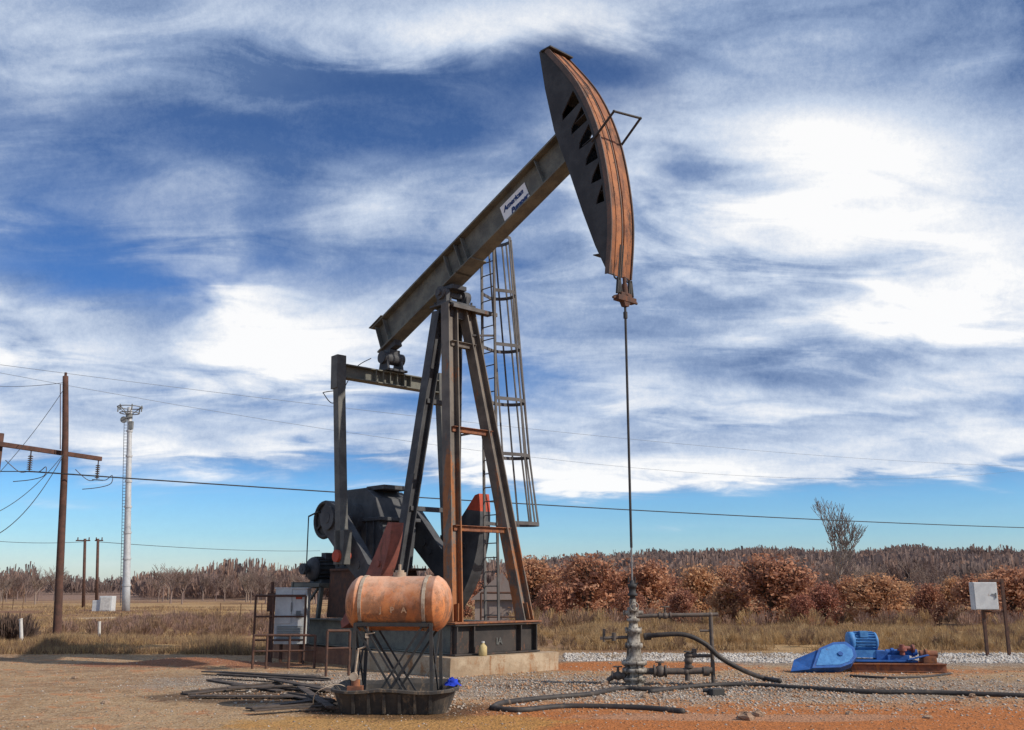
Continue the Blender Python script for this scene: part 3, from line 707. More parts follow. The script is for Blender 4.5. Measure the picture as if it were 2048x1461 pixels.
# ------------------------------------------------------------ WELLHEAD
wh=thing('wellhead','oily wellhead tree with valves and side pipes','wellhead',(WELL.x,WELL.y,0))
W=WELL; Z=lambda z:W+Vector((0,0,z))
b=MB()
b.lathe(Z(0),Z(1.0),[(0,.17),(.06,.17),(.08,.21),(.12,.21),(.125,.15),(.2,.15),(.21,.22),(.27,.22),(.275,.17),(.33,.17),(.335,.23),(.39,.23),(.4,.16),(.46,.14),(.6,.125),(.62,.16),(.68,.16),(.69,.12),(.86,.115),(.87,.15),(.93,.15),(.94,.09),(1,.08)],28,.95)
for zz in(.1,.24,.36,.65,.9):
    for i in range(10):
        rq=.175 if zz<.5 else .13
        a=2*math.pi*i/10; q=Z(zz)+Vector((math.cos(a)*rq,math.sin(a)*rq,0))
        b.cyl(q-Vector((0,0,.05)),q+Vector((0,0,.05)),.013,n=6)
wb=b.obj('casing_head',M_well,wh)
b=MB()
b.lathe(Z(1.0),Z(1.42),[(0,.08),(.1,.08),(.12,.12),(.22,.12),(.24,.075),(.5,.07),(.52,.105),(.66,.105),(.68,.06),(1,.06)],20,.95)
b.box(Z(1.19),(.17,.12,.12)); b.cyl(Z(1.19)+Vector((-.17,0,0)),Z(1.19)+Vector((.17,0,0)),.04)
b.cyl(Z(1.3)+Vector((0,-.02,0)),Z(1.3)+Vector((0,-.22,0)),.03); b.ring(Z(1.3)+Vector((0,-.22,0)),(0,1,0),.07,.012,16,6)
b.obj('pumping_tee',M_well,wh)
b=MB(); b.lathe(Z(1.42),Z(1.74),[(0,.05),(.15,.05),(.17,.085),(.3,.085),(.32,.06),(.6,.06),(.62,.08),(.8,.08),(.82,.045),(1,.035)],18); b.bar(Z(1.66)+Vector((-.08,0,0)),Z(1.66)+Vector((.1,-.02,.03)),.03,.03); b.cyl(Z(1.70)+Vector((-.06,0,0)),Z(1.80)+Vector((-.06,0,0)),.012,n=6); b.cyl(Z(1.70)+Vector((.05,0,0)),Z(1.80)+Vector((.05,0,0)),.012,n=6)
b.obj('stuffing_box',M_black,wh)
def A_(u,v,dy=0): return At(u,v,17.8+dy)
def valve(b,p,r=.05,ax_=Vector((1,0,0))):
    b.cyl(p-ax_*.09,p+ax_*.09,r*1.2); b.cyl(p-ax_*.11,p-ax_*.08,r*1.7); b.cyl(p+ax_*.08,p+ax_*.11,r*1.7)
    b.ball(p,r*1.7); b.cyl(p,p+Vector((0,0,.14)),r*.5); b.ring(p+Vector((0,0,.15)),(0,0,1),.07,.011,16,6); b.bar(p+Vector((-.07,0,.15)),p+Vector((.07,0,.15)),.015,.012)
b=MB()
p=[A_(1275,1233),A_(1330,1231),A_(1421,1230),A_(1424,1300),A_(1427,1368)]
b.pipe(p,.036); valve(b,A_(1330,1232),.035); b.cyl(A_(1421,1230),A_(1436,1229),.03)
b.cyl(A_(1400,1262),A_(1421,1262),.02)
b.obj('flow_pipe',M_welld,wh)
b=MB()
b.pipe([A_(1285,1343),A_(1330,1343,-.05),A_(1372,1343,-.05),A_(1424,1341,-.05)],.055,12); valve(b,A_(1320,1343,-.05),.06)
b.pipe([A_(1375,1362,-.05),A_(1375,1312,-.05),A_(1388,1310,-.05),A_(1388,1298,-.05)],.045,10); valve(b,A_(1377,1322,-.05),.045,Vector((0,0,1)))
b.pipe([A_(1375,1312,-.05),A_(1422,1312,-.05)],.03); b.cyl(A_(1406,1343,-.05),A_(1418,1343,-.05),.08)
b.obj('manifold_pipe',M_welld,wh)
b=MB()
b.pipe([A_(1255,1275),A_(1225,1276),A_(1208,1277)],.028); b.cyl(A_(1208,1258),A_(1208,1284),.022); b.bar(A_(1200,1277),A_(1216,1277),.03,.05); b.cyl(A_(1228,1266),A_(1228,1282),.04)
b.obj('side_outlet',M_welld,wh)
b=MB(); b.pipe([A_(1252,1350),A_(1228,1352),A_(1215,1362)],.04); valve(b,A_(1236,1352),.045)
b.obj('casing_outlet',M_welld,wh)
b=MB(); b.tube(catmull([A_(1288,1274),A_(1320,1270,-.1),A_(1370,1270,-.15),A_(1410,1288,-.15),A_(1440,1315,-.1),A_(1480,1338,0),G(1525,1356,.05),G(1560,1362,.05)],8),.042,10)
b.cyl(A_(1288,1274),A_(1302,1273),.06)
b.obj('flow_hose',M_rubber,wh)
# ground hoses
def hose(pts,r,label,mat=M_rubber):
    b=MB(); b.tube(catmull([G(u,v,r*.7) for u,v in pts],8),r,10); b.obj('hose',mat,label=label,cat='hose')
hose([(985,1416),(1010,1406),(1100,1396),(1180,1389),(1240,1378),(1285,1379),(1330,1380)],.042,'black hose snaking from the wellhead over gravel')
hose([(982,1417),(1040,1421),(1120,1414),(1200,1414),(1290,1417),(1368,1424)],.042,'muddy black hose lying on orange dirt',M_rubber)
hose([(1300,1384),(1400,1372),(1500,1370),(1600,1376),(1740,1384),(1880,1386),(2048,1392),(2150,1395)],.04,'long black hose stretched across the pad')
hose([(1700,1352),(1780,1356),(1850,1354),(1900,1348)],.025,'thin dark hose beside the blue pump skid')
b=MB(); c=G(1432,1391); b.box(c+Vector((0,0,.05)),(.22,.16,.1),.4); b.cyl(c+Vector((-.1,0,.07)),c+Vector((-.2,.02,.07)),.03); b.obj('junction_box',M_black,label='small black metal box on the gravel',cat='box',bevel=.008)

# ------------------------------------------------------------ BLUE PUMP UNIT
bp0=G(1740,1345); bu=thing('pump_unit','blue motor and belt guard on rusty skid','pump unit',(bp0.x,bp0.y,0),0)
bx,by=bp0.x,bp0.y
b=MB(); rz=R(-6)
def Lc(x,y,z): 
    c,s=math.cos(rz),math.sin(rz); return Vector((bx+x*c-y*s,by+x*s+y*c,z))
for y in(0,.75): b.ibeam(Lc(-.35,y,.09),Lc(1.45,y,.09),.12,.16,(0,0,1),.02,.02)
for x in(-.3,.3,.9,1.4): b.ibeam(Lc(x,.05,.09),Lc(x,.7,.09),.1,.14,(0,0,1),.02,.02)
b.obj('skid',M_rust,bu)
b=MB(); b.box(Lc(.35,.38,.205),(1.2,.6,.04),rz); b.box(Lc(.60,.30,.27),(.42,.34,.10),rz); b.cyl(Lc(.40,.3,.36),Lc(1.0,.3,.36),.06)
b.box(Lc(.30,.35,.31),(.22,.3,.17),rz)
for x in(.5,.7,.9): b.cyl(Lc(x,.3,.36),Lc(x+.05,.3,.36),.085)
b.bar(Lc(.75,.1,.23),Lc(1.15,.05,.33),.2,.02)
b.obj('pump_frame',M_blue,bu,bevel=.008)
b=MB(); c=Lc(-.02,.42,.56); b.box(Lc(-.02,.42,.33),(.42,.4,.14),rz)
e0,e1=c+Vector((-.30,.0,0)),c+Vector((.32,0,0))
b.lathe(e0,e1,[(0,0),(.01,.13),(.04,.19),(.2,.19),(.2,.17),(.85,.17),(.85,.19),(.92,.18),(.97,.12),(1,0)],26)
for i in range(20):
    a=2*math.pi*i/20; q=Vector((0,math.cos(a)*.18,math.sin(a)*.18)); b.bar(e0.lerp(e1,.22)+q,e0.lerp(e1,.84)+q,.012,.035,q)
b.box(c+Vector((0,-.12,.15)),(.16,.12,.12)); b.obj('electric_motor',M_blueL,bu)
# belt guard : folded sheet-steel case, big end standing on the ground, flap towards the left end
b=MB(); gc=Vector((bx-.86,by-.08,.0))
ex=Vector((1,.05,.05)).normalized(); ey=Vector((.05,.66,.75)).normalized(); en=ex.cross(ey).normalized()
if en.y>0: en=-en
ol=[(-.34,-.02),(.22,-.04),(.46,.04),(.60,.20),(.60,.40),(.46,.56),(.20,.56),(-.12,.43)]
og=gc+Vector((0,-.02,.03))
b.prism([[og+ex*x+ey*z for x,z in ol]],en*.15)
b.cur=1
b.prism([[og+en*.151+ex*(.18+(x-.18)*.84)+ey*(.25+(z-.25)*.80) for x,z in ol]],en*.008)
b.cur=0
fl=[og+ex*-.34+ey*-.02,og+ex*-.12+ey*.43,og+ex*-.60+ey*.34+en*-.16,og+ex*-.74+ey*.0+en*-.06]
b.prism([fl],en*.12)
b.cyl(og+en*.165+ex*.28+ey*.26,og+en*.185+ex*.28+ey*.26,.05,n=14)
b.obj('belt_guard',[M_blue,M_blueL],bu,bevel=.004)
b=MB(); c=Lc(.68,.15,.32); b.cyl(c,c+Vector((0,0,.2)),.05); b.cyl(c+Vector((0,0,.08)),c+Vector((0,0,.13)),.09); b.cyl(c+Vector((.0,0,.14)),c+Vector((.22,.02,.12)),.04); b.cyl(c+Vector((.2,.02,.12)),c+Vector((.24,.02,.12)),.08)
b.obj('red_fitting',M_redw,bu)
b=MB(); b.box(Lc(1.2,.3,.23),(.26,.3,.12),rz); b.cyl(Lc(1.05,.3,.33),Lc(1.38,.3,.33),.07); b.cyl(Lc(1.15,.3,.33),Lc(1.19,.3,.33),.10)
b.obj('gear_head',M_rust,bu,bevel=.006)

# ------------------------------------------------------------ CONTROL BOX ON POSTS
cb=thing('control_box','grey electrical box on rusty post frame','electrical box',(11.65,25.3,0))
Yc=25.3; pl_=At(1960,1160,Yc); pr_=At(2003,1160,Yc); b=MB()
b.bar((pl_.x,Yc,-.05),(pl_.x,Yc,pl_.z),.07,.07); b.bar((pr_.x,Yc,-.05),(pr_.x,Yc,pl_.z+.02),.07,.07); b.bar((pl_.x-.03,Yc,pl_.z-.02),(pr_.x+.04,Yc,pl_.z-.02),.06,.07); b.bar((pl_.x,Yc+.02,1.05),(pr_.x,Yc+.02,1.05),.05,.05)
b.obj('post_frame',M_rustd,cb,bevel=.005)
x0=At(1943,1165,Yc-.2).x; x1=At(1991,1165,Yc-.2).x; z1=At(1960,1165,Yc-.2).z; z0=At(1960,1220,Yc-.2).z
b=MB(); b.box(((x0+x1)/2,Yc-.14,(z0+z1)/2),(x1-x0,.22,z1-z0)); bx_=b.obj('enclosure',M_cab,cb,bevel=.01)
b=MB(); b.box(((x0+x1)/2,Yc-.262,(z0+z1)/2),(x1-x0-.03,.02,z1-z0-.03)); dr=b.obj('door',M_cab,cb,bevel=.006)
b=MB(); b.bar((x1-.06,Yc-.285,z0+.28),(x1-.06,Yc-.285,z0+.40),.02,.02); b.bar((x1-.06,Yc-.285,z0+.34),(x1-.16,Yc-.285,z0+.38),.015,.015); b.obj('handle',M_cabd,cb)

# ------------------------------------------------------------ ELECTRIC CABINET + RAILS
Yk=23.0; ka=At(556,1178,Yk); kb=At(614,1288,Yk)
ek=thing('electrical_cabinet','grey switch cabinet with louvers on steel legs','electrical cabinet',((ka.x+kb.x)/2,Yk,0))
cx=(ka.x+kb.x)/2; w=kb.x-ka.x; b=MB(); b.box((cx,Yk,(ka.z+kb.z)/2),(w,.4,ka.z-kb.z)); b.box((cx,Yk,ka.z+.012),(w+.04,.46,.03)); b.obj('enclosure',M_cab,ek,bevel=.01)
b=MB(); zz=(ka.z+kb.z)/2; b.box((cx-w*.22,Yk-.21,zz+.22),(w*.48,.02,.75)); b.obj('door',M_cab,ek,bevel=.004)
b=MB(); b.box((cx+w*.25,Yk-.21,zz+.3),(w*.4,.02,.5)); b.obj('door',M_cab,ek,bevel=.004)
b=MB()
for k in range(9): b.bar((cx-w*.4,Yk-.222,kb.z+.10+k*.035),(cx+w*.4,Yk-.222,kb.z+.10+k*.035),.015,.014)
b.box((cx+w*.25,Yk-.225,zz+.05),(.1,.02,.14)); b.bar((cx+.02,Yk-.235,zz+.1),(cx+.02,Yk-.235,zz+.3),.025,.02); b.obj('louver_panel',M_cabd,ek)
b=MB(); b.box((cx+w*.25,Yk-.224,zz+.42),(.14,.006,.1)); b.obj('warning_label',M_red,ek)
for k in(-.22,.22):
    b=MB(); b.bar((cx+k,Yk,0),(cx+k,Yk,kb.z),.06,.06); b.obj('leg',M_rustd,ek)
b=MB(); b.pipe([(cx-w/2-.15,Yk+.1,0),(cx-w/2-.15,Yk+.1,1.75)],.035); b.box((cx-w/2-.15,Yk+.05,1.3),(.16,.1,.4)); b.obj('conduit_post',M_rustd,ek)
def rail(pts_u,Y0,Y1,vt,vb,mid,label):
    b=MB(); n=len(pts_u); P=[]
    for i,u in enumerate(pts_u):
        Y=Y0+(Y1-Y0)*i/(n-1); t=At(u,vt,Y); P.append(t); b.cyl((t.x,Y,0),(t.x,Y,t.z),.026,n=8)
    for a,c in zip(P[:-1],P[1:]):
        b.cyl(a,c,.026,n=8)
        for m in mid: b.cyl((a.x,a.y,m),(c.x,c.y,m),.02,n=8)
    b.obj('guard_rail',M_rustd,label=label,cat='guard rail',group='rusty pipe guard rails')
rail((508,535,580,631),21.2,21.4,1271,0,(.35,),'low rusty pipe rail in front of the cabinet')
rail((512,548,612),22.6,22.7,1192,0,(1.0,.5),'taller rusty pipe rail around the cabinet')
rail((655,700),19.5,19.7,1262,0,(.5,),'short rusty pipe rail beside the foundation')
rail((962,1040),26,26,1186,0,(.9,.5),'dark pipe rail behind the pumpjack')
# jug
jt=thing('plastic_jug','yellowed plastic jug on the concrete foundation','jug',At(950,1310,19.9))
c=ORG+FD*1.70-LT*.55+Vector((0,0,.344)); INV[jt.name]=c; jt.location=c
b=MB(); b.lathe(c,c+Vector((0,0,.24)),[(0,0),(0,.07),(.05,.08),(.7,.08),(.85,.05),(.9,.03),(1,.03),(1,0)],16); b.obj('jug_body',M_yel,jt); b=MB(); b.cyl(c+Vector((0,0,.24)),c+Vector((0,0,.27)),.033); b.obj('jug_cap',M_wht,jt)

# ------------------------------------------------------------ UTILITY POLES
p1=[At(113,1290,31),At(122,1090,31),At(130,905,31),At(131,753,31)]; p1[0].z=-.1
up1=thing('utility_pole','tall weathered wooden pole with crossarm and insulators','utility pole',(p1[0].x,31,0),group='wooden utility poles')
b=MB(); b.tube(catmull(p1,5),.125,12,r1=.085); b.cyl(p1[3],p1[3]+Vector((0,0,.12)),.04); b.bar(At(124,770,31)+Vector((0,-.12,0)),At(124,900,31)+Vector((0,-.12,0)),.02,.02); b.obj('pole_shaft',M_wood,up1)
CZ=5.75; cA=Vector((-16.6,26.2,CZ)); cB=Vector((-13.62,32.7,CZ)); 
b=MB(); b.bar(cA+Vector((.14,0,0)),cB+Vector((.14,0,0)),.09,.14); b.obj('crossarm',M_wood,up1,bevel=.01)
def insul(b,p,n=7):
    b.cyl(p,p-Vector((0,0,.12)),.015,n=6)
    for k in range(n): 
        z=p-Vector((0,0,.14+k*.065)); b.cyl(z,z-Vector((0,0,.035)),.04,.085,n=12)
    b.cyl(p,p-Vector((0,0,.14+n*.065)),.02,n=6)
ins=[]
for t in(.62,.985):
    p=cA.lerp(cB,t)+Vector((.14,0,-.07)); b=MB(); insul(b,p); q=p-Vector((0,0,.62)); b.bar(q-Vector((.15,0,0)),q+Vector((.2,0,-.02)),.03,.03)
    b.tube(catmull([q+Vector((-.6,-.3,.3)),q+Vector((-.25,-.1,-.02)),q,q+Vector((.25,.1,.0)),q+Vector((.45,.1,.15)),q+Vector((.45,.05,-.12)),q+Vector((.1,0,-.25)),q+Vector((-.4,-.1,-.32))],5),.013,6)
    b.obj('insulator',M_ins,up1); ins.append(q)
up2=thing('utility_pole','weathered wooden pole carrying the long crossarm','utility pole',(-15.3,29.5,0),group='wooden utility poles')
b=MB(); b.tube([(-15.28,29.45,-.1),(-15.22,29.45,3),(-15.2,29.45,6.1)],.12,12,r1=.10); b.obj('pole_shaft',M_wood,up2)
def wire(a,c,sag,r,label='thin overhead power line',mat=M_black):
    a=Vector(a);c=Vector(c);n=24; b=MB()
    b.tube([a.lerp(c,i/n)-Vector((0,0,4*sag*(i/n)*(1-i/n))) for i in range(n+1)],r,5); b.obj('power_line',mat,label=label,cat='power line',group='overhead power lines')
wire(ins[0],At(2200,1060,60),0.25,.022,'overhead power line running from the crossarm insulator')
wire(ins[0]-Vector((12,2,-.5)),ins[0],.2,.015)
wire(At(-60,722,60),At(2150,935,150),1.5,.014,'faint high power line across the sky',M_wire)
wire(At(-60,735,60),At(2150,925,155),4.5,.013,'faint high power line across the sky',M_wire)
wire(At(-40,770,40),p1[3]+Vector((0,0,-.2)),.1,.010,'slack thin line to the pole top',M_wire)
wire(p1[3]+Vector((0,0,-.4)),At(-40,985,26),.2,.009,'slack guy wire from pole top'); wire(p1[2],At(-30,1080,27),.5,.012,'slack guy wire from the crossarm'); wire(p1[2],At(-30,1035,27),.3,.010,'slack guy wire from the crossarm')
wire(At(168,1084,86),At(-60,1078,80),.2,.02); wire(At(195,1084,88),At(640,1102,150),.3,.025,'distant low power line over the field')
for u,Y,vb,vt in((167,86,1216,1078),(193,88,1217,1078)):
    a=At(u,vb,Y); t=At(u+3,vt,Y); g0=gz(a.x,Y); e=thing('utility_pole','small distant wooden pole in the field','utility pole',(a.x,Y,g0),group='wooden utility poles')
    b=MB(); b.tube([(a.x,Y,g0-.2),(t.x,Y,t.z)],.14,10,r1=.11); b.obj('pole_shaft',M_wood,e)
    b=MB(); b.bar((t.x-(.75 if u==167 else .25),Y,t.z-.15),(t.x+.45,Y,t.z-.15),.10,.10)
    for k in((-.6,.35) if u==167 else (-.15,.35)): b.cyl((t.x+k,Y,t.z-.1),(t.x+k,Y,t.z+.12),.05,n=8)
    b.obj('crossarm',M_wood,e)
# cell tower
Yt=75; ta=At(252,1222,Yt); tt=At(260,815,Yt); tg_=gz(ta.x,Yt)
tw=thing('cell_tower','slender galvanised monopole tower with antenna ring','radio tower',(ta.x,Yt,tg_))
b=MB(); P0=Vector((ta.x,Yt,tg_-.1)); P1=tt; b.tube([P0.lerp(P1,i/8) for i in range(9)],.29,16,r1=.16)
for i in range(1,8): q=P0.lerp(P1,i/8); b.cyl(q,q+Vector((0,0,.15)),.33-.014*i,n=16)
b.obj('tower_mast',M_galv,tw)
b=MB()
for i in range(60):
    q=P0.lerp(P1,.04+.9*i/60); b.bar(q+Vector((-.42,0,0)),q+Vector((-.2,0,0)),.03,.03)
b.bar(P0.lerp(P1,.03)+Vector((-.42,0,0)),P0.lerp(P1,.95)+Vector((-.42,0,0)),.03,.03); b.obj('climbing_rungs',M_cabd,tw)
b=MB()
for zz,rr2 in((0,.9),(-.45,.7)):
    b.ring(P1+Vector((0,0,zz)),(0,0,1),rr2,.04,24,6)
for i in range(6):
    a=i*math.pi/3; q=Vector((math.cos(a),math.sin(a),0)); b.bar(P1+Vector((0,0,-.7)),P1+q*.88+Vector((0,0,0)),.05,.05); b.bar(P1+q*.9+Vector((0,0,-.35)),P1+q*.9+Vector((0,0,.12)),.09,.07)
b.cyl(P1+Vector((0,0,-.5)),P1+Vector((0,0,-.9)),.25); b.box(P1+Vector((.25,-.1,-1.4)),(.25,.3,.6)); b.cyl(P1+Vector((-.3,-.2,-1.0)),P1+Vector((-.3,-.3,-1.0)),.25)
b.obj('antenna_ring',M_cabd,tw)
e=thing('equipment_cabinet','pale equipment cabinet at the foot of the tower','equipment cabinet',(ta.x-1.3,Yt-1,tg_))
b=MB(); b.box((ta.x-1.0,Yt-1,tg_+.55),(.9,.8,1.1)); b.box((ta.x-1.72,Yt-1,tg_+.4),(.5,.6,.8)); b.obj('cabinet_body',M_cab,e,bevel=.02); b=MB(); b.box((ta.x-1.0,Yt-1.42,tg_+.55),(.7,.03,.9)); b.obj('door',M_wht,e)
def fence(A,B,n,h,label,cat='fence'):
    b=MB(); A=Vector(A);B=Vector(B)
    for i in range(n+1):
        p=A.lerp(B,i/n); z=gz(p.x,p.y); b.cyl((p.x,p.y,z-.1),(p.x,p.y,z+h*(1+.1*math.sin(i*5))),.028,n=6)
        if i<n:
            q=A.lerp(B,(i+1)/n); zq=gz(q.x,q.y)
            for k in(.3,.65,.88): b.cyl((p.x,p.y,z+h*k),(q.x,q.y,zq+h*k),.005,n=4)
    b.obj('fence',M_grassd,label=label,cat=cat)
fence(G(-60,1222),G(45,1220),5,1.6,'chain fence enclosure posts in the field')
fence((-17,60,0),(-3,52,0),10,.8,'low barbed wire fence across dry field')
fence((3,44,0),(30,52,0),14,.8,'low barbed wire fence before the oaks')
for u,v,h,lean in((43,1298,.62,.10),(199,1277,.5,.05)):
    p=G(u,v); z=gz(p.x,p.y); b=MB(); b.cyl((p.x,p.y,z-.1),(p.x-lean,p.y,z+h),.05,.045,n=10); b.cyl((p.x-lean,p.y,z+h),(p.x-lean*1.1,p.y,z+h+.03),.055,n=10)
    b.obj('marker_post',M_wht,label='short white pipe marker post in dry grass',cat='marker post',group='white marker posts')
# shed
Ys=48; s0=At(958,1222,Ys); s1=At(1012,1222,Ys); e=thing('metal_shed','small dull brown metal shed with pitched roof','shed',((s0.x+s1.x)/2,Ys,0))
sx0,sx1=s0.x-.2,s1.x+.5; zr=At(1000,1145,Ys).z; zw=At(1000,1200,Ys).z; g0=gz((sx0+sx1)/2,Ys)
b=MB(); b.box(((sx0+sx1)/2,Ys+1.2,(zw+g0)/2-.05),(sx1-sx0,2.4,zw-g0+.1))
b.obj('wall',M_shed,e)
b=MB(); xm=(sx0+sx1)/2+.3; b.prism([[(sx0-.2,Ys-.2,zw),(sx1+.2,Ys-.2,zw),(xm,Ys-.2,zr)]],(0,2.8,0)); b.obj('roof',M_shed,e)
b=MB(); b.box(((sx0+sx1)/2,Ys-.02,g0+.4),(.6,.05,.8)); b.obj('door',M_shed,e)
# distant trailers
for u,w_ in((1797,3.0),(1832,7.0),(1866,3.5)):
    Y=232; a=At(u,1168,Y); z=gz(a.x,Y)+0.2; zt_=max(a.z,z+.2); e=thing('parked_trailer','distant white trailer parked beyond the trees','trailer',(a.x,Y,z),group='distant white trailers')
    b=MB(); b.box((a.x,Y,zt_+.9),(w_,2.2,1.5)); b.box((a.x,Y-1.12,zt_+1.2),(w_*.8,.05,.3)); b.obj('trailer_body',M_wht,e,bevel=.1)
    for k in(-.3,.3):
        b=MB(); b.cyl((a.x+w_*k,Y-1.1,zt_),(a.x+w_*k,Y+1.1,zt_),.4); b.obj('wheel',M_black,e)
# ------------------------------------------------------------ TREES
def grow_tree(seed,h,levels=5,spread=.5,up=.25,r0=.1,trunk=.25,kids=3,n0=6,rmin=.004,side=True,lean=.06):
    rnd=random.Random(seed); V=[];Fc=[];tips=[]
    def tube(p,q,r,r2,n):
        r=max(r,rmin); r2=max(r2,rmin)
        z=(q-p).normalized(); x=z.orthogonal().normalized(); y=z.cross(x); o=len(V)
        for c,rr in((p,r),(q,r2)):
            for i in range(n): a=2*math.pi*i/n; V.append(tuple(c+(x*math.cos(a)+y*math.sin(a))*rr))
        for i in range(n): Fc.append((o+i,o+(i+1)%n,o+n+(i+1)%n,o+n+i))
    def rec(p,d,L,r,lev):
        n=max(3,n0-lev); segs=3; q=p
        for k in range(segs):
            d=(d+Vector((rnd.uniform(-1,1),rnd.uniform(-1,1),rnd.uniform(-.5,1)))*(.13 if lev else lean)).normalized()
            q2=q+d*L/segs; ra=r*(1-.35*k/segs); rb=r*(1-.35*(k+1)/segs); tube(q,q2,ra,rb,n); q=q2
            if lev>0 and lev<levels and k<segs-1 and (side or rnd.random()<.5):
                dd=(d+Vector((rnd.uniform(-1,1),rnd.uniform(-1,1),rnd.uniform(-.2,.6)))*spread*1.6).normalized()
                rec(q,dd,L*.6,r*.5,lev+1)
        tips.append(q)
        if lev<levels:
            a0=rnd.uniform(0,6.28)
            for k in range(kids):
                a=a0+6.283*k/kids+rnd.uniform(-.5,.5); m=rnd.uniform(.6,1.1)
                dd=(d+Vector((math.cos(a)*m,math.sin(a)*m,rnd.uniform(-.2,.4)+up))*spread).normalized()
                rec(q,dd,L*rnd.uniform(.6,.85),r*.6,lev+1)
    rec(Vector((0,0,-.1)),Vector((0,0,1)),h*trunk,r0,0)
    V=np.array(V); mz=V[:,2].max(); V*=h/mz
    return V,np.array(Fc),[t*(h/mz) for t in tips]
def leaf_mesh(seed,h,tips,nleaf=5600,size=.085):
    rng=np.random.RandomState(seed); T=np.array([tuple(t) for t in tips]); T=T[T[:,2]>h*.12]
    nc=55; th=rng.rand(nc)*2*np.pi; zz=rng.rand(nc); rad=(.44*h)*np.sin(np.pi*np.clip(zz*.80+.16,0,1))**.8*np.sqrt(rng.rand(nc))*(.75+.5*rng.rand(nc))
    C=np.stack([np.cos(th)*rad,np.sin(th)*rad,h*(.08+.88*zz)],1)
    C=np.concatenate([C,T[rng.choice(len(T),min(45,len(T)),replace=False)]*np.array([1,1,.97])])
    cs=.085*h*(.5+rng.rand(len(C)))
    idx=rng.randint(0,len(C),nleaf); P=C[idx]+rng.randn(nleaf,3)*cs[idx][:,None]*.8; P[:,2]=np.clip(P[:,2],.05,h*1.08)
    a=rng.randn(nleaf,3); a/=np.linalg.norm(a,axis=1)[:,None]; bq=np.cross(a,rng.randn(nleaf,3)); bq/=np.linalg.norm(bq,axis=1)[:,None]
    s=size*(.5+rng.rand(nleaf))[:,None]
    V=np.stack([P-a*s,P+bq*s*.6,P+a*s,P-bq*s*.6],1).reshape(-1,3); Fc=np.arange(nleaf*4).reshape(-1,4)
    mi=(rng.rand(len(C))[idx]>.75).astype(int)
    return V,Fc,mi
oak=[]
for k in range(6):
    V,Fc,tips=grow_tree(50+k,3.2,4,.65,.1,.09,.2,3,rmin=.008,side=False); LV,LF,mi=leaf_mesh(k,3.2,tips)
    oak.append((V,Fc,LV,LF,mi))
oaklist=[(1062,60,1116,1.1),(1120,68,1140,.9),(1168,58,1114,1.2),(1232,66,1146,.9),(1290,60,1122,1.15),(1340,67,1150,.85),(1398,62,1132,1),(1458,70,1136,.9),(1532,56,1114,1.4),(1600,66,1146,.85),(1645,54,1166,.9),(1700,66,1154,.9),(1747,54,1150,1.35),(1805,66,1166,.9),(1852,58,1170,.95),(1900,66,1156,.9),(1948,56,1152,1.1),(2012,58,1136,1.2),(2068,62,1136,1.1),(1022,70,1150,.9),(1200,74,1146,.9),(1490,74,1146,.9),(1258,54,1176,.85),(1366,53,1180,.9),(1604,53,1190,.9),(930,70,1150,.9),(1445,56,1170,.9),(1568,74,1146,.9),(1100,56,1170,.85),(1780,76,1158,.9),(1975,74,1150,.9)]
def place_tree(i,u,Y,vt,wf,protos,name,label,cat,group,nat_h,makers):
    a=At(u,vt,Y); z=gz(a.x,Y); h=a.z-z; k=i%len(makers)
    if k not in protos:
        e=thing(name,label,cat,(a.x,Y,z),group=group); ch=makers[k](e); protos[k]=(e,ch)
    else:
        e0,ch0=protos[k]; e=e0.copy(); COL.objects.link(e); e.location=(a.x,Y,z)
        for c in ch0:
            cc=c.copy(); COL.objects.link(cc); cc.parent=e
    s=h/nat_h; e.scale=(s*wf,s*wf,s); e.rotation_euler=(0,0,random.uniform(0,6.28))
    return e
mk=[]
for k in range(6):
    def f(e,k=k):
        V,Fc,LV,LF,mi=oak[k]
        return [fast('trunk',V,Fc,M_bark,k=4,parent=e),fast('crown',LV,LF,[M_leafa,M_leafb],mi,k=4,parent=e)]
    mk.append(f)
pr_o={}
for i,(u,Y,vt,wf) in enumerate(oaklist): place_tree(i,u,Y*.82,vt,wf*1.05,pr_o,'oak_tree','oak tree holding rusty brown winter leaves','tree','rusty leaved oaks along the field',3.35,mk)
bare=[grow_tree(100+k,4.0,5,.55,.15,.07,.28,2,rmin=.010) for k in range(3)]
mkb=[]
for k in range(3):
    def f(e,k=k):
        return [fast('trunk',bare[k][0],bare[k][1],M_twig,k=4,parent=e)]
    mkb.append(f)
pr_b={}
rb=random.Random(5)
for i in range(50):
    u=rb.uniform(1030,2080); Y=rb.uniform(70,115); vt=rb.uniform(1108,1142) 
    place_tree(i,u,Y,vt,rb.uniform(.9,1.3),pr_b,'bare_tree','leafless grey brown tree behind the oaks','tree','bare winter trees',4.0,mkb)
for i in range(44):
    u=rb.choice([rb.uniform(-20,120),rb.uniform(310,640),rb.uniform(310,640)]); Y=rb.uniform(105,150); vt=rb.uniform(1131,1152)
    if 330<u<450: vt-=6
    place_tree(i,u,Y,vt,rb.uniform(1.0,1.5),pr_b,'bare_tree','leafless grey brown tree at the field edge','tree','bare winter trees',4.0,mkb)
# tall sycamore
V,Fc,tips=grow_tree(21,7.0,5,.50,.30,.085,.24,3,7,rmin=.011,side=False,lean=.03)
a=At(1684,1240,60); e=thing('sycamore_tree','tall pale leafless tree above the oaks','tree',(a.x,60,gz(a.x,60))); zt_=At(1660,994,60).z
fast('trunk',V*np.array([1.0,1.0,zt_/7.0]),Fc,M_barkp,k=4,parent=e)
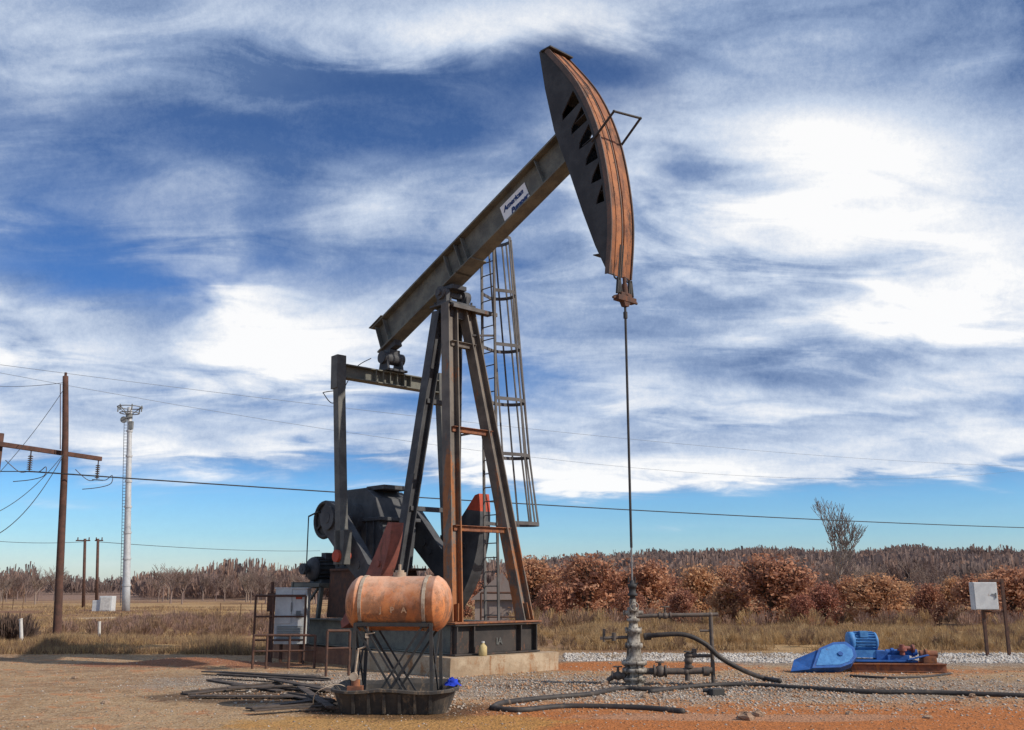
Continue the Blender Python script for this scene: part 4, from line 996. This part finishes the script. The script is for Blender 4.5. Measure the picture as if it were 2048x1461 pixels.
# distant wood masses (stuff)
def brush(name,n,region,hh,mats,label,cat,strokes=26,seed=1,w=.16,flat=.7,hmod=0):
    rng=np.random.RandomState(seed); VV=[];MI=[]
    for i in range(n):
        x,y=region(rng); h=hh*(.6+.7*rng.rand())
        if hmod: h*=max(.45,1+hmod*noise.noise(Vector((x/y*14,y*.02,seed))))
        z=gz(x,y); rad=h*(.34+.28*rng.rand()); m=rng.randint(0,len(mats))
        th=rng.rand(strokes)*6.283; q=np.sqrt(rng.rand(strokes)); rr=rad*q
        top=h*np.sqrt(np.clip(1-flat*q**2,0,1))*(.50+.5*rng.rand(strokes)**.6)
        bx_=x+np.cos(th)*rr*.6; by_=y+np.sin(th)*rr*.6; tx=x+np.cos(th)*rr; ty=y+np.sin(th)*rr; zb=z+top*.6*rng.rand(strokes)
        ww=w*h*.5*(.5+rng.rand(strokes)); ph=rng.rand(strokes)*3.14; dx=np.cos(ph)*ww; dy=np.sin(ph)*ww
        j=.06*h*rng.randn(strokes)
        t=np.stack([np.stack([bx_,by_,zb],1),np.stack([tx-dx,ty-dy,z+top-np.abs(j)],1),np.stack([tx+dx,ty+dy,z+top],1)],1)
        VV.append(t.reshape(-1,3)); MI+= [m]*strokes
    V=np.concatenate(VV); Fc=np.arange(len(V)).reshape(-1,3)
    return fast(name,V,Fc,mats,MI,k=3,label=label,cat=cat,kind='stuff')
def reg_hill(rng):
    y=150+270*rng.rand()**.9; t=rng.uniform(-.02,.60); return t*y,y
brush('distant_wood',5200,reg_hill,5.0,[M_wood1,M_wood1,M_wood2],'leafless brown wood covering the far hill','woodland',56,1,.075,.9,.5)
def reg_hill2(rng):
    y=385+50*rng.rand(); t=rng.uniform(-.05,.60); return t*y,y
brush('ridge_wood',1200,reg_hill2,5.6,[M_wood1],'thin line of bare trees on the ridge','woodland',60,4,.06,.9,.5)
def reg_left(rng):
    y=150+60*rng.rand(); t=rng.choice([rng.uniform(-.60,-.47),rng.uniform(-.36,-.0),rng.uniform(-.36,-.0)]); return t*y,y
brush('treeline',560,reg_left,4.4,[M_wood1,M_wood2],'bare brown treeline at the far field edge','woodland',110,2,.040,.9,.9)
def reg_left2(rng):
    y=230+80*rng.rand(); return rng.uniform(-.62,.05)*y,y
brush('far_treeline',700,reg_left2,3.6,[M_wood1],'faint bare treeline on the horizon','woodland',50,3,.06,.9,.8)
def reg_bush(rng):
    y=33+16*rng.rand(); return -5.5-rng.rand()*9.5-(y-33)*.15,y
brush('brown_brush',380,reg_bush,.50,[M_grassd,M_wood2],'low brown brush in the dry field','brush',110,5,.025)
def reg_und(rng):
    y=41+14*rng.rand(); return rng.uniform(.0,.56)*y,y
brush('oak_understory',300,reg_und,.75,[M_grassd,M_wood2,M_grass],'tangled brown undergrowth beneath the oaks','undergrowth',100,6,.022)
def reg_gold(rng):
    y=27.5+7*rng.rand(); return rng.uniform(.02,.56)*y,y
brush('golden_brush',210,reg_gold,.42,[M_grass,M_grass,M_grassd],'rounded golden brush along the gravel edge','brush',200,8,.014,.8)
def reg_pile(rng):
    p=G(12,1290); return p.x+rng.randn()*.28,p.y+rng.randn()*.2
brush('brush_pile',22,reg_pile,.75,[M_pile],'dark brown brush pile in dry grass','brush pile',150,7,.02)
# ------------------------------------------------------------ GRASS
def grass(name,n,region,h0,h1,mats,label,seed,w=.012,thr=-.05,cl=.6,nb=9,spread=.10,dk=.75):
    rng=np.random.RandomState(seed); cs=[]
    tries=0
    while len(cs)<n and tries<n*8:
        tries+=1; x,y=region(rng)
        v=noise.noise(Vector((x*cl,y*cl*.8,5)))
        if v>thr: cs.append((x,y,gz(x,y),.6+.9*max(v-thr,0)/.5))
    C=np.array(cs); N=len(C)*nb; idx=np.repeat(np.arange(len(C)),nb)
    P=C[idx,:3].copy(); sc=C[idx,3]; P[:,:2]+=rng.randn(N,2)*spread; P[:,2]-=.03
    h=(h0+(h1-h0)*rng.rand(N))*sc; th=rng.rand(N)*6.283; ln=rng.rand(N)*.9*h; ww=w*(.6+.9*rng.rand(N)); ph=rng.rand(N)*3.14
    T=P+np.stack([np.cos(th)*ln,np.sin(th)*ln,h],1); D=np.stack([np.cos(ph)*ww,np.sin(ph)*ww,np.zeros(N)],1)
    V=np.stack([P-D,P+D,T],1).reshape(-1,3); Fc=np.arange(N*3).reshape(-1,3)
    mi=(rng.rand(len(C))[idx]>dk).astype(int)
    fast(name,V,Fc,mats,mi,k=3,label=label,cat='grass',kind='stuff')
def rg1(rng): y=25.6+6*rng.rand(); return rng.uniform(-.58,-.22)*y,y
grass('dry_grass_mound',9000,rg1,.06,.24,[M_grass,M_grassd],'mound of tangled dry grass edging the pad',11,.008,-.25,dk=.5)
def rg2(rng): y=27.5+19*rng.rand(); return rng.uniform(.0,.56)*y,y
grass('golden_grass',14000,rg2,.08,.30,[M_grass,M_grassd],'golden dry grass between pad and oaks',12,.012,-.1,.45,10,.14)
def rg3(rng): y=32+60*rng.rand()**1.3; return rng.uniform(-.60,.1)*y,y
grass('field_grass',9000,rg3,.05,.20,[M_grass,M_grassd],'short dry grass across the field',13,.020,-.1,.25,8,.2,dk=.6)
def rg4(rng): y=24.3+3*rng.rand(); return rng.uniform(.02,.56)*y,y
grass('sparse_weeds',500,rg4,.05,.16,[M_grass,M_grassd],'sparse dry weeds at the gravel edge',14,.007,.1,.9,7)
def rg5(rng): y=15+9*rng.rand(); return rng.uniform(-.55,-.25)*y,y
grass('pad_weeds',90,rg5,.02,.06,[M_grass,M_grassd],'tiny dry weeds on the dirt pad',15,.004,.15,.9,7,.05)
# ------------------------------------------------------------ GRAVEL
def stones(name,n,region,s0,s1,mats,label,seed):
    rng=np.random.RandomState(seed)
    T=np.array([(1,0,0),(0,1,0),(-1,0,0),(0,-1,0),(0,0,1),(0,0,-1)],float)
    FT_=np.array([(0,1,4),(1,2,4),(2,3,4),(3,0,4),(1,0,5),(2,1,5),(3,2,5),(0,3,5)])
    P=np.array([region(rng) for _ in range(n)]); Zz=np.array([gz(x,y) for x,y in P])
    s=s0+(s1-s0)*rng.rand(n)**3; th=rng.rand(n)*6.283
    J=T[None]*(.65+.7*rng.rand(n,6,1))*s[:,None,None]; J[:,:,2]*=.6; J+=rng.randn(n,6,3)*s[:,None,None]*.15
    c,sn=np.cos(th),np.sin(th); X=J[:,:,0]*c[:,None]-J[:,:,1]*sn[:,None]; Y=J[:,:,0]*sn[:,None]+J[:,:,1]*c[:,None]
    V=np.stack([X+P[:,0:1],Y+P[:,1:2],J[:,:,2]+Zz[:,None]+s[:,None]*.1],2).reshape(-1,3)
    Fc=(FT_[None]+np.arange(n)[:,None,None]*6).reshape(-1,3)
    fast(name,V,Fc,mats,np.repeat(rng.randint(0,len(mats),n),8),k=3,label=label,cat='gravel',kind='stuff')
def rs1(rng):
    while True:
        x=rng.randn()*3.2+3; y=rng.randn()*1.8+17.2
        if 13.5<y<24 and not(abs(x-2.1)<.25 and abs(y-17.8)<.25): return x,y
stones('gravel_bed',20000,rs1,.008,.036,[M_stone,M_stone,M_stoneo],'pale crushed gravel around the wellhead',21)
def rs2(rng): y=22.8+3.4*rng.rand(); return rng.uniform(.05,.56)*y,y
stones('white_gravel_strip',14000,rs2,.015,.055,[M_stonew],'whitish gravel strip at the pad edge',22)
def rs3(rng): y=11.3+14*rng.rand(); return rng.uniform(-.58,.56)*y,y
stones('loose_pebbles',14000,rs3,.004,.022,[M_stone,M_stoneo,M_stoneo],'loose pebbles and clods over the dirt pad',23)
def rs4(rng): return -3.4+rng.randn()*1.6,18.3+rng.randn()*1.0
stones('side_gravel',4000,rs4,.008,.022,[M_stone],'grey gravel beside the foundation',24)
rk=random.Random(3)
for u,v,s in((1197,1400,.05),(1492,1440,.09),(1515,1432,.07),(1856,1438,.05),(1210,1372,.05),(1290,1395,.05),(210,1408,.05),(150,1358,.05),(640,1345,.06),(1105,1385,.05),(1945,1395,.05),(1700,1430,.045)):
    p=G(u,v); b=MB(); b.ball((p.x,p.y,s*.3),s,9,(1.3,1,.7)); b.v=[q+Vector((rk.uniform(-1,1),rk.uniform(-1,1),rk.uniform(-1,1)))*s*.18 for q in b.v]; b.sm=[False]*len(b.sm)
    b.obj('rock',M_rock,label='small reddish brown rock on the dirt',cat='rock',group='loose rocks')

# ------------------------------------------------------------ WORLD
w=bpy.data.worlds.new('World'); scene.world=w; w.use_nodes=True; nt=w.node_tree
bg=nt.nodes['Background']
sd=Vector((1,-.42,0)).normalized(); el=R(38); sund=Vector((sd.x*math.cos(el),sd.y*math.cos(el),math.sin(el)))
sky=S(nt,'ShaderNodeTexSky',sky_type='NISHITA'); sky.sun_disc=False; sky.sun_elevation=el; sky.sun_rotation=math.atan2(sd.x,sd.y); sky.ozone_density=2.0; sky.air_density=1.0; sky.dust_density=.6
D=S(nt,'ShaderNodeTexCoord').outputs['Generated']
sp=S(nt,'ShaderNodeSeparateXYZ',{0:D}); dx,dy,dz=sp.outputs
az=MA(nt,'ARCTAN2',dx,dy); elv=MA(nt,'ARCSINE',dz)
den=MA(nt,'ADD',MA(nt,'MAXIMUM',dz,0.0),.24)
px=MA(nt,'DIVIDE',dx,den); py=MA(nt,'DIVIDE',dy,den)
pv=S(nt,'ShaderNodeCombineXYZ',{0:px,1:py,2:0.0}).outputs[0]
pm=S(nt,'ShaderNodeMapping',{'Vector':pv,'Rotation':(0,0,R(-18)),'Scale':(.75,1.0,1)}).outputs[0]
n1=NZ(nt,pm,1.25,4,.5,.5); n2=NZ(nt,pm,2.9,5,.52,.7)
pw=S(nt,'ShaderNodeMapping',{'Vector':pv,'Rotation':(0,0,R(-25)),'Scale':(.55,1.15,1)}).outputs[0]
n3=NZ(nt,pw,6.5,6,.55,.8)
n4=NZ(nt,D,140.0,4,.85)
aw=MA(nt,'ADD',az,MA(nt,'MULTIPLY_ADD',n2,.30,-.15)); ew=MA(nt,'ADD',elv,MA(nt,'ADD',MA(nt,'MULTIPLY_ADD',n1,.14,-.07),MA(nt,'MULTIPLY_ADD',n3,.09,-.045)))
def azel(u,v):
    r=ray(u,v).normalized(); return math.atan2(r.x,r.y),math.asin(r.z)
blobs=[(1310,130,150,75,-1.05,-.45),(960,200,330,42,-.55,-.4),(480,245,350,48,-.75,-.45),(560,140,200,30,-.3,-.25),(110,490,190,60,-.75,-.25),(330,550,170,35,-.4,0),(60,300,160,50,-.3,-.25),(1180,440,90,60,-.3,-.1),(1100,580,110,35,-.3,-.1),(380,400,200,40,-.3,-.1),(800,780,200,30,-.3,0),
(1620,430,240,125,1.3,1.6),(1980,600,140,90,.9,1.1),(1560,320,180,60,.6,.8),(620,690,150,55,.9,1.15),(480,600,70,26,.5,.8),(40,690,130,50,1.0,1.2),(900,40,320,45,.6,.6),(1480,590,200,55,.7,-.5),(1880,150,280,110,.9,-.7),(1280,560,150,80,.6,-.45),(60,60,200,60,.6,.45),(1500,905,520,30,.7,.9),(820,470,200,90,.35,.1),(1780,710,240,40,.5,-.5),(450,890,350,32,.45,.6),(1000,900,200,35,.4,.4),(1500,790,300,35,.35,.5),(300,120,260,60,.5,-.35),(1600,60,240,60,.7,-.1),(1480,1055,230,8,.8,.8),(1830,1040,110,5,.7,.7),(300,1130,300,10,.4,.5),(900,1085,500,6,.3,.4),(200,1010,260,10,.4,.4)]
Cs=None;Ws=None
for u,v,su,sv,c,wv in blobs:
    a0,e0=azel(u,v); sa=su/2050; se=sv/2050*.97
    A=MA(nt,'MULTIPLY_ADD',aw if sv>20 else az,1/sa,-a0/sa); E=MA(nt,'MULTIPLY_ADD',ew if sv>20 else MA(nt,'ADD',elv,MA(nt,'MULTIPLY_ADD',n2,.012,-.006)),1/se,-e0/se)
    q=MA(nt,'ADD',MA(nt,'MULTIPLY',A,A),MA(nt,'MULTIPLY',E,E))
    gq=MA(nt,'POWER',2.718,MA(nt,'MULTIPLY',q,-.5))
    Cs=MA(nt,'MULTIPLY',gq,c) if Cs is None else MA(nt,'MULTIPLY_ADD',gq,c,Cs)
    if wv: Ws=MA(nt,'MULTIPLY',gq,wv) if Ws is None else MA(nt,'MULTIPLY_ADD',gq,wv,Ws)
fb=MA(nt,'ADD',MA(nt,'MULTIPLY',n1,.65),MA(nt,'ADD',MA(nt,'MULTIPLY',n2,.50),MA(nt,'MULTIPLY',n3,.26)))
low=S(nt,'ShaderNodeMapRange',{0:elv,1:.055,2:.135,3:-.52,4:0.03},interpolation_type='SMOOTHSTEP').outputs[0]
dens=MA(nt,'ADD',MA(nt,'ADD',fb,MA(nt,'MULTIPLY',Cs,.36)),low)
cov=S(nt,'ShaderNodeMapRange',{0:dens,1:.34,2:.88,3:0.03,4:.97},interpolation_type='SMOOTHSTEP').outputs[0]
brt=MA(nt,'ADD',MA(nt,'MULTIPLY_ADD',n3,.85,-.20),MA(nt,'ADD',MA(nt,'MULTIPLY',Ws,.46),MA(nt,'MULTIPLY_ADD',n2,1.3,-.44)))
brt=MA(nt,'ADD',brt,MA(nt,'MULTIPLY_ADD',n4,.26,-.13))
cr=S(nt,'ShaderNodeValToRGB',{0:brt}); cr.color_ramp.elements[0].position=.12; cr.color_ramp.elements[0].color=(.11,.19,.38,1); cr.color_ramp.elements[1].position=.95; cr.color_ramp.elements[1].color=(1,1,1,1)
e_=cr.color_ramp.elements.new(.38); e_.color=(.29,.39,.59,1); e_=cr.color_ramp.elements.new(.64); e_.color=(.58,.67,.82,1)
tr=S(nt,'ShaderNodeValToRGB',{0:elv}); tr.color_ramp.elements[0].position=.0; tr.color_ramp.elements[0].color=(.85,.90,1.0,1); tr.color_ramp.elements[1].position=.60; tr.color_ramp.elements[1].color=(.11,.23,.42,1)
e_=tr.color_ramp.elements.new(.05); e_.color=(.50,.76,1.0,1); e_=tr.color_ramp.elements.new(.12); e_.color=(.26,.60,1.0,1); e_=tr.color_ramp.elements.new(.26); e_.color=(.20,.42,.75,1)
skc=MX(nt,1.0,S(nt,'ShaderNodeVectorMath',{0:sky.outputs[0],3:.155},operation='SCALE').outputs[0],tr.outputs[0],'MULTIPLY')
skc=MX(nt,MA(nt,'MULTIPLY_ADD',n4,.20,0.0),skc,(.20,.32,.55))
fin=MX(nt,cov,skc,cr.outputs[0])
fin=S(nt,'ShaderNodeVectorMath',{0:fin,3:10.0},operation='SCALE').outputs[0]
nt.links.new(fin,bg.inputs[0]); bg.inputs[1].default_value=.1
sl=bpy.data.lights.new('Sun','SUN'); sl.energy=4.2; sl.angle=R(.6); sl.color=(1,.91,.79)
so=bpy.data.objects.new('Sun',sl); COL.objects.link(so); so.rotation_euler=(-sund).to_track_quat('-Z','Y').to_euler(); so.location=(20,-10,30)
# ------------------------------------------------------------ CAMERA
cam=bpy.data.cameras.new('Camera'); cam.sensor_width=36; cam.lens=F*36/2048; cam.clip_end=6000; cam.clip_start=.1
co=bpy.data.objects.new('Camera',cam); COL.objects.link(co); co.location=(0,0,CH); co.rotation_euler=(math.pi/2+PIT,0,0)
scene.camera=co
scene.view_settings.view_transform='Standard'; scene.view_settings.look='None'; scene.view_settings.exposure=0
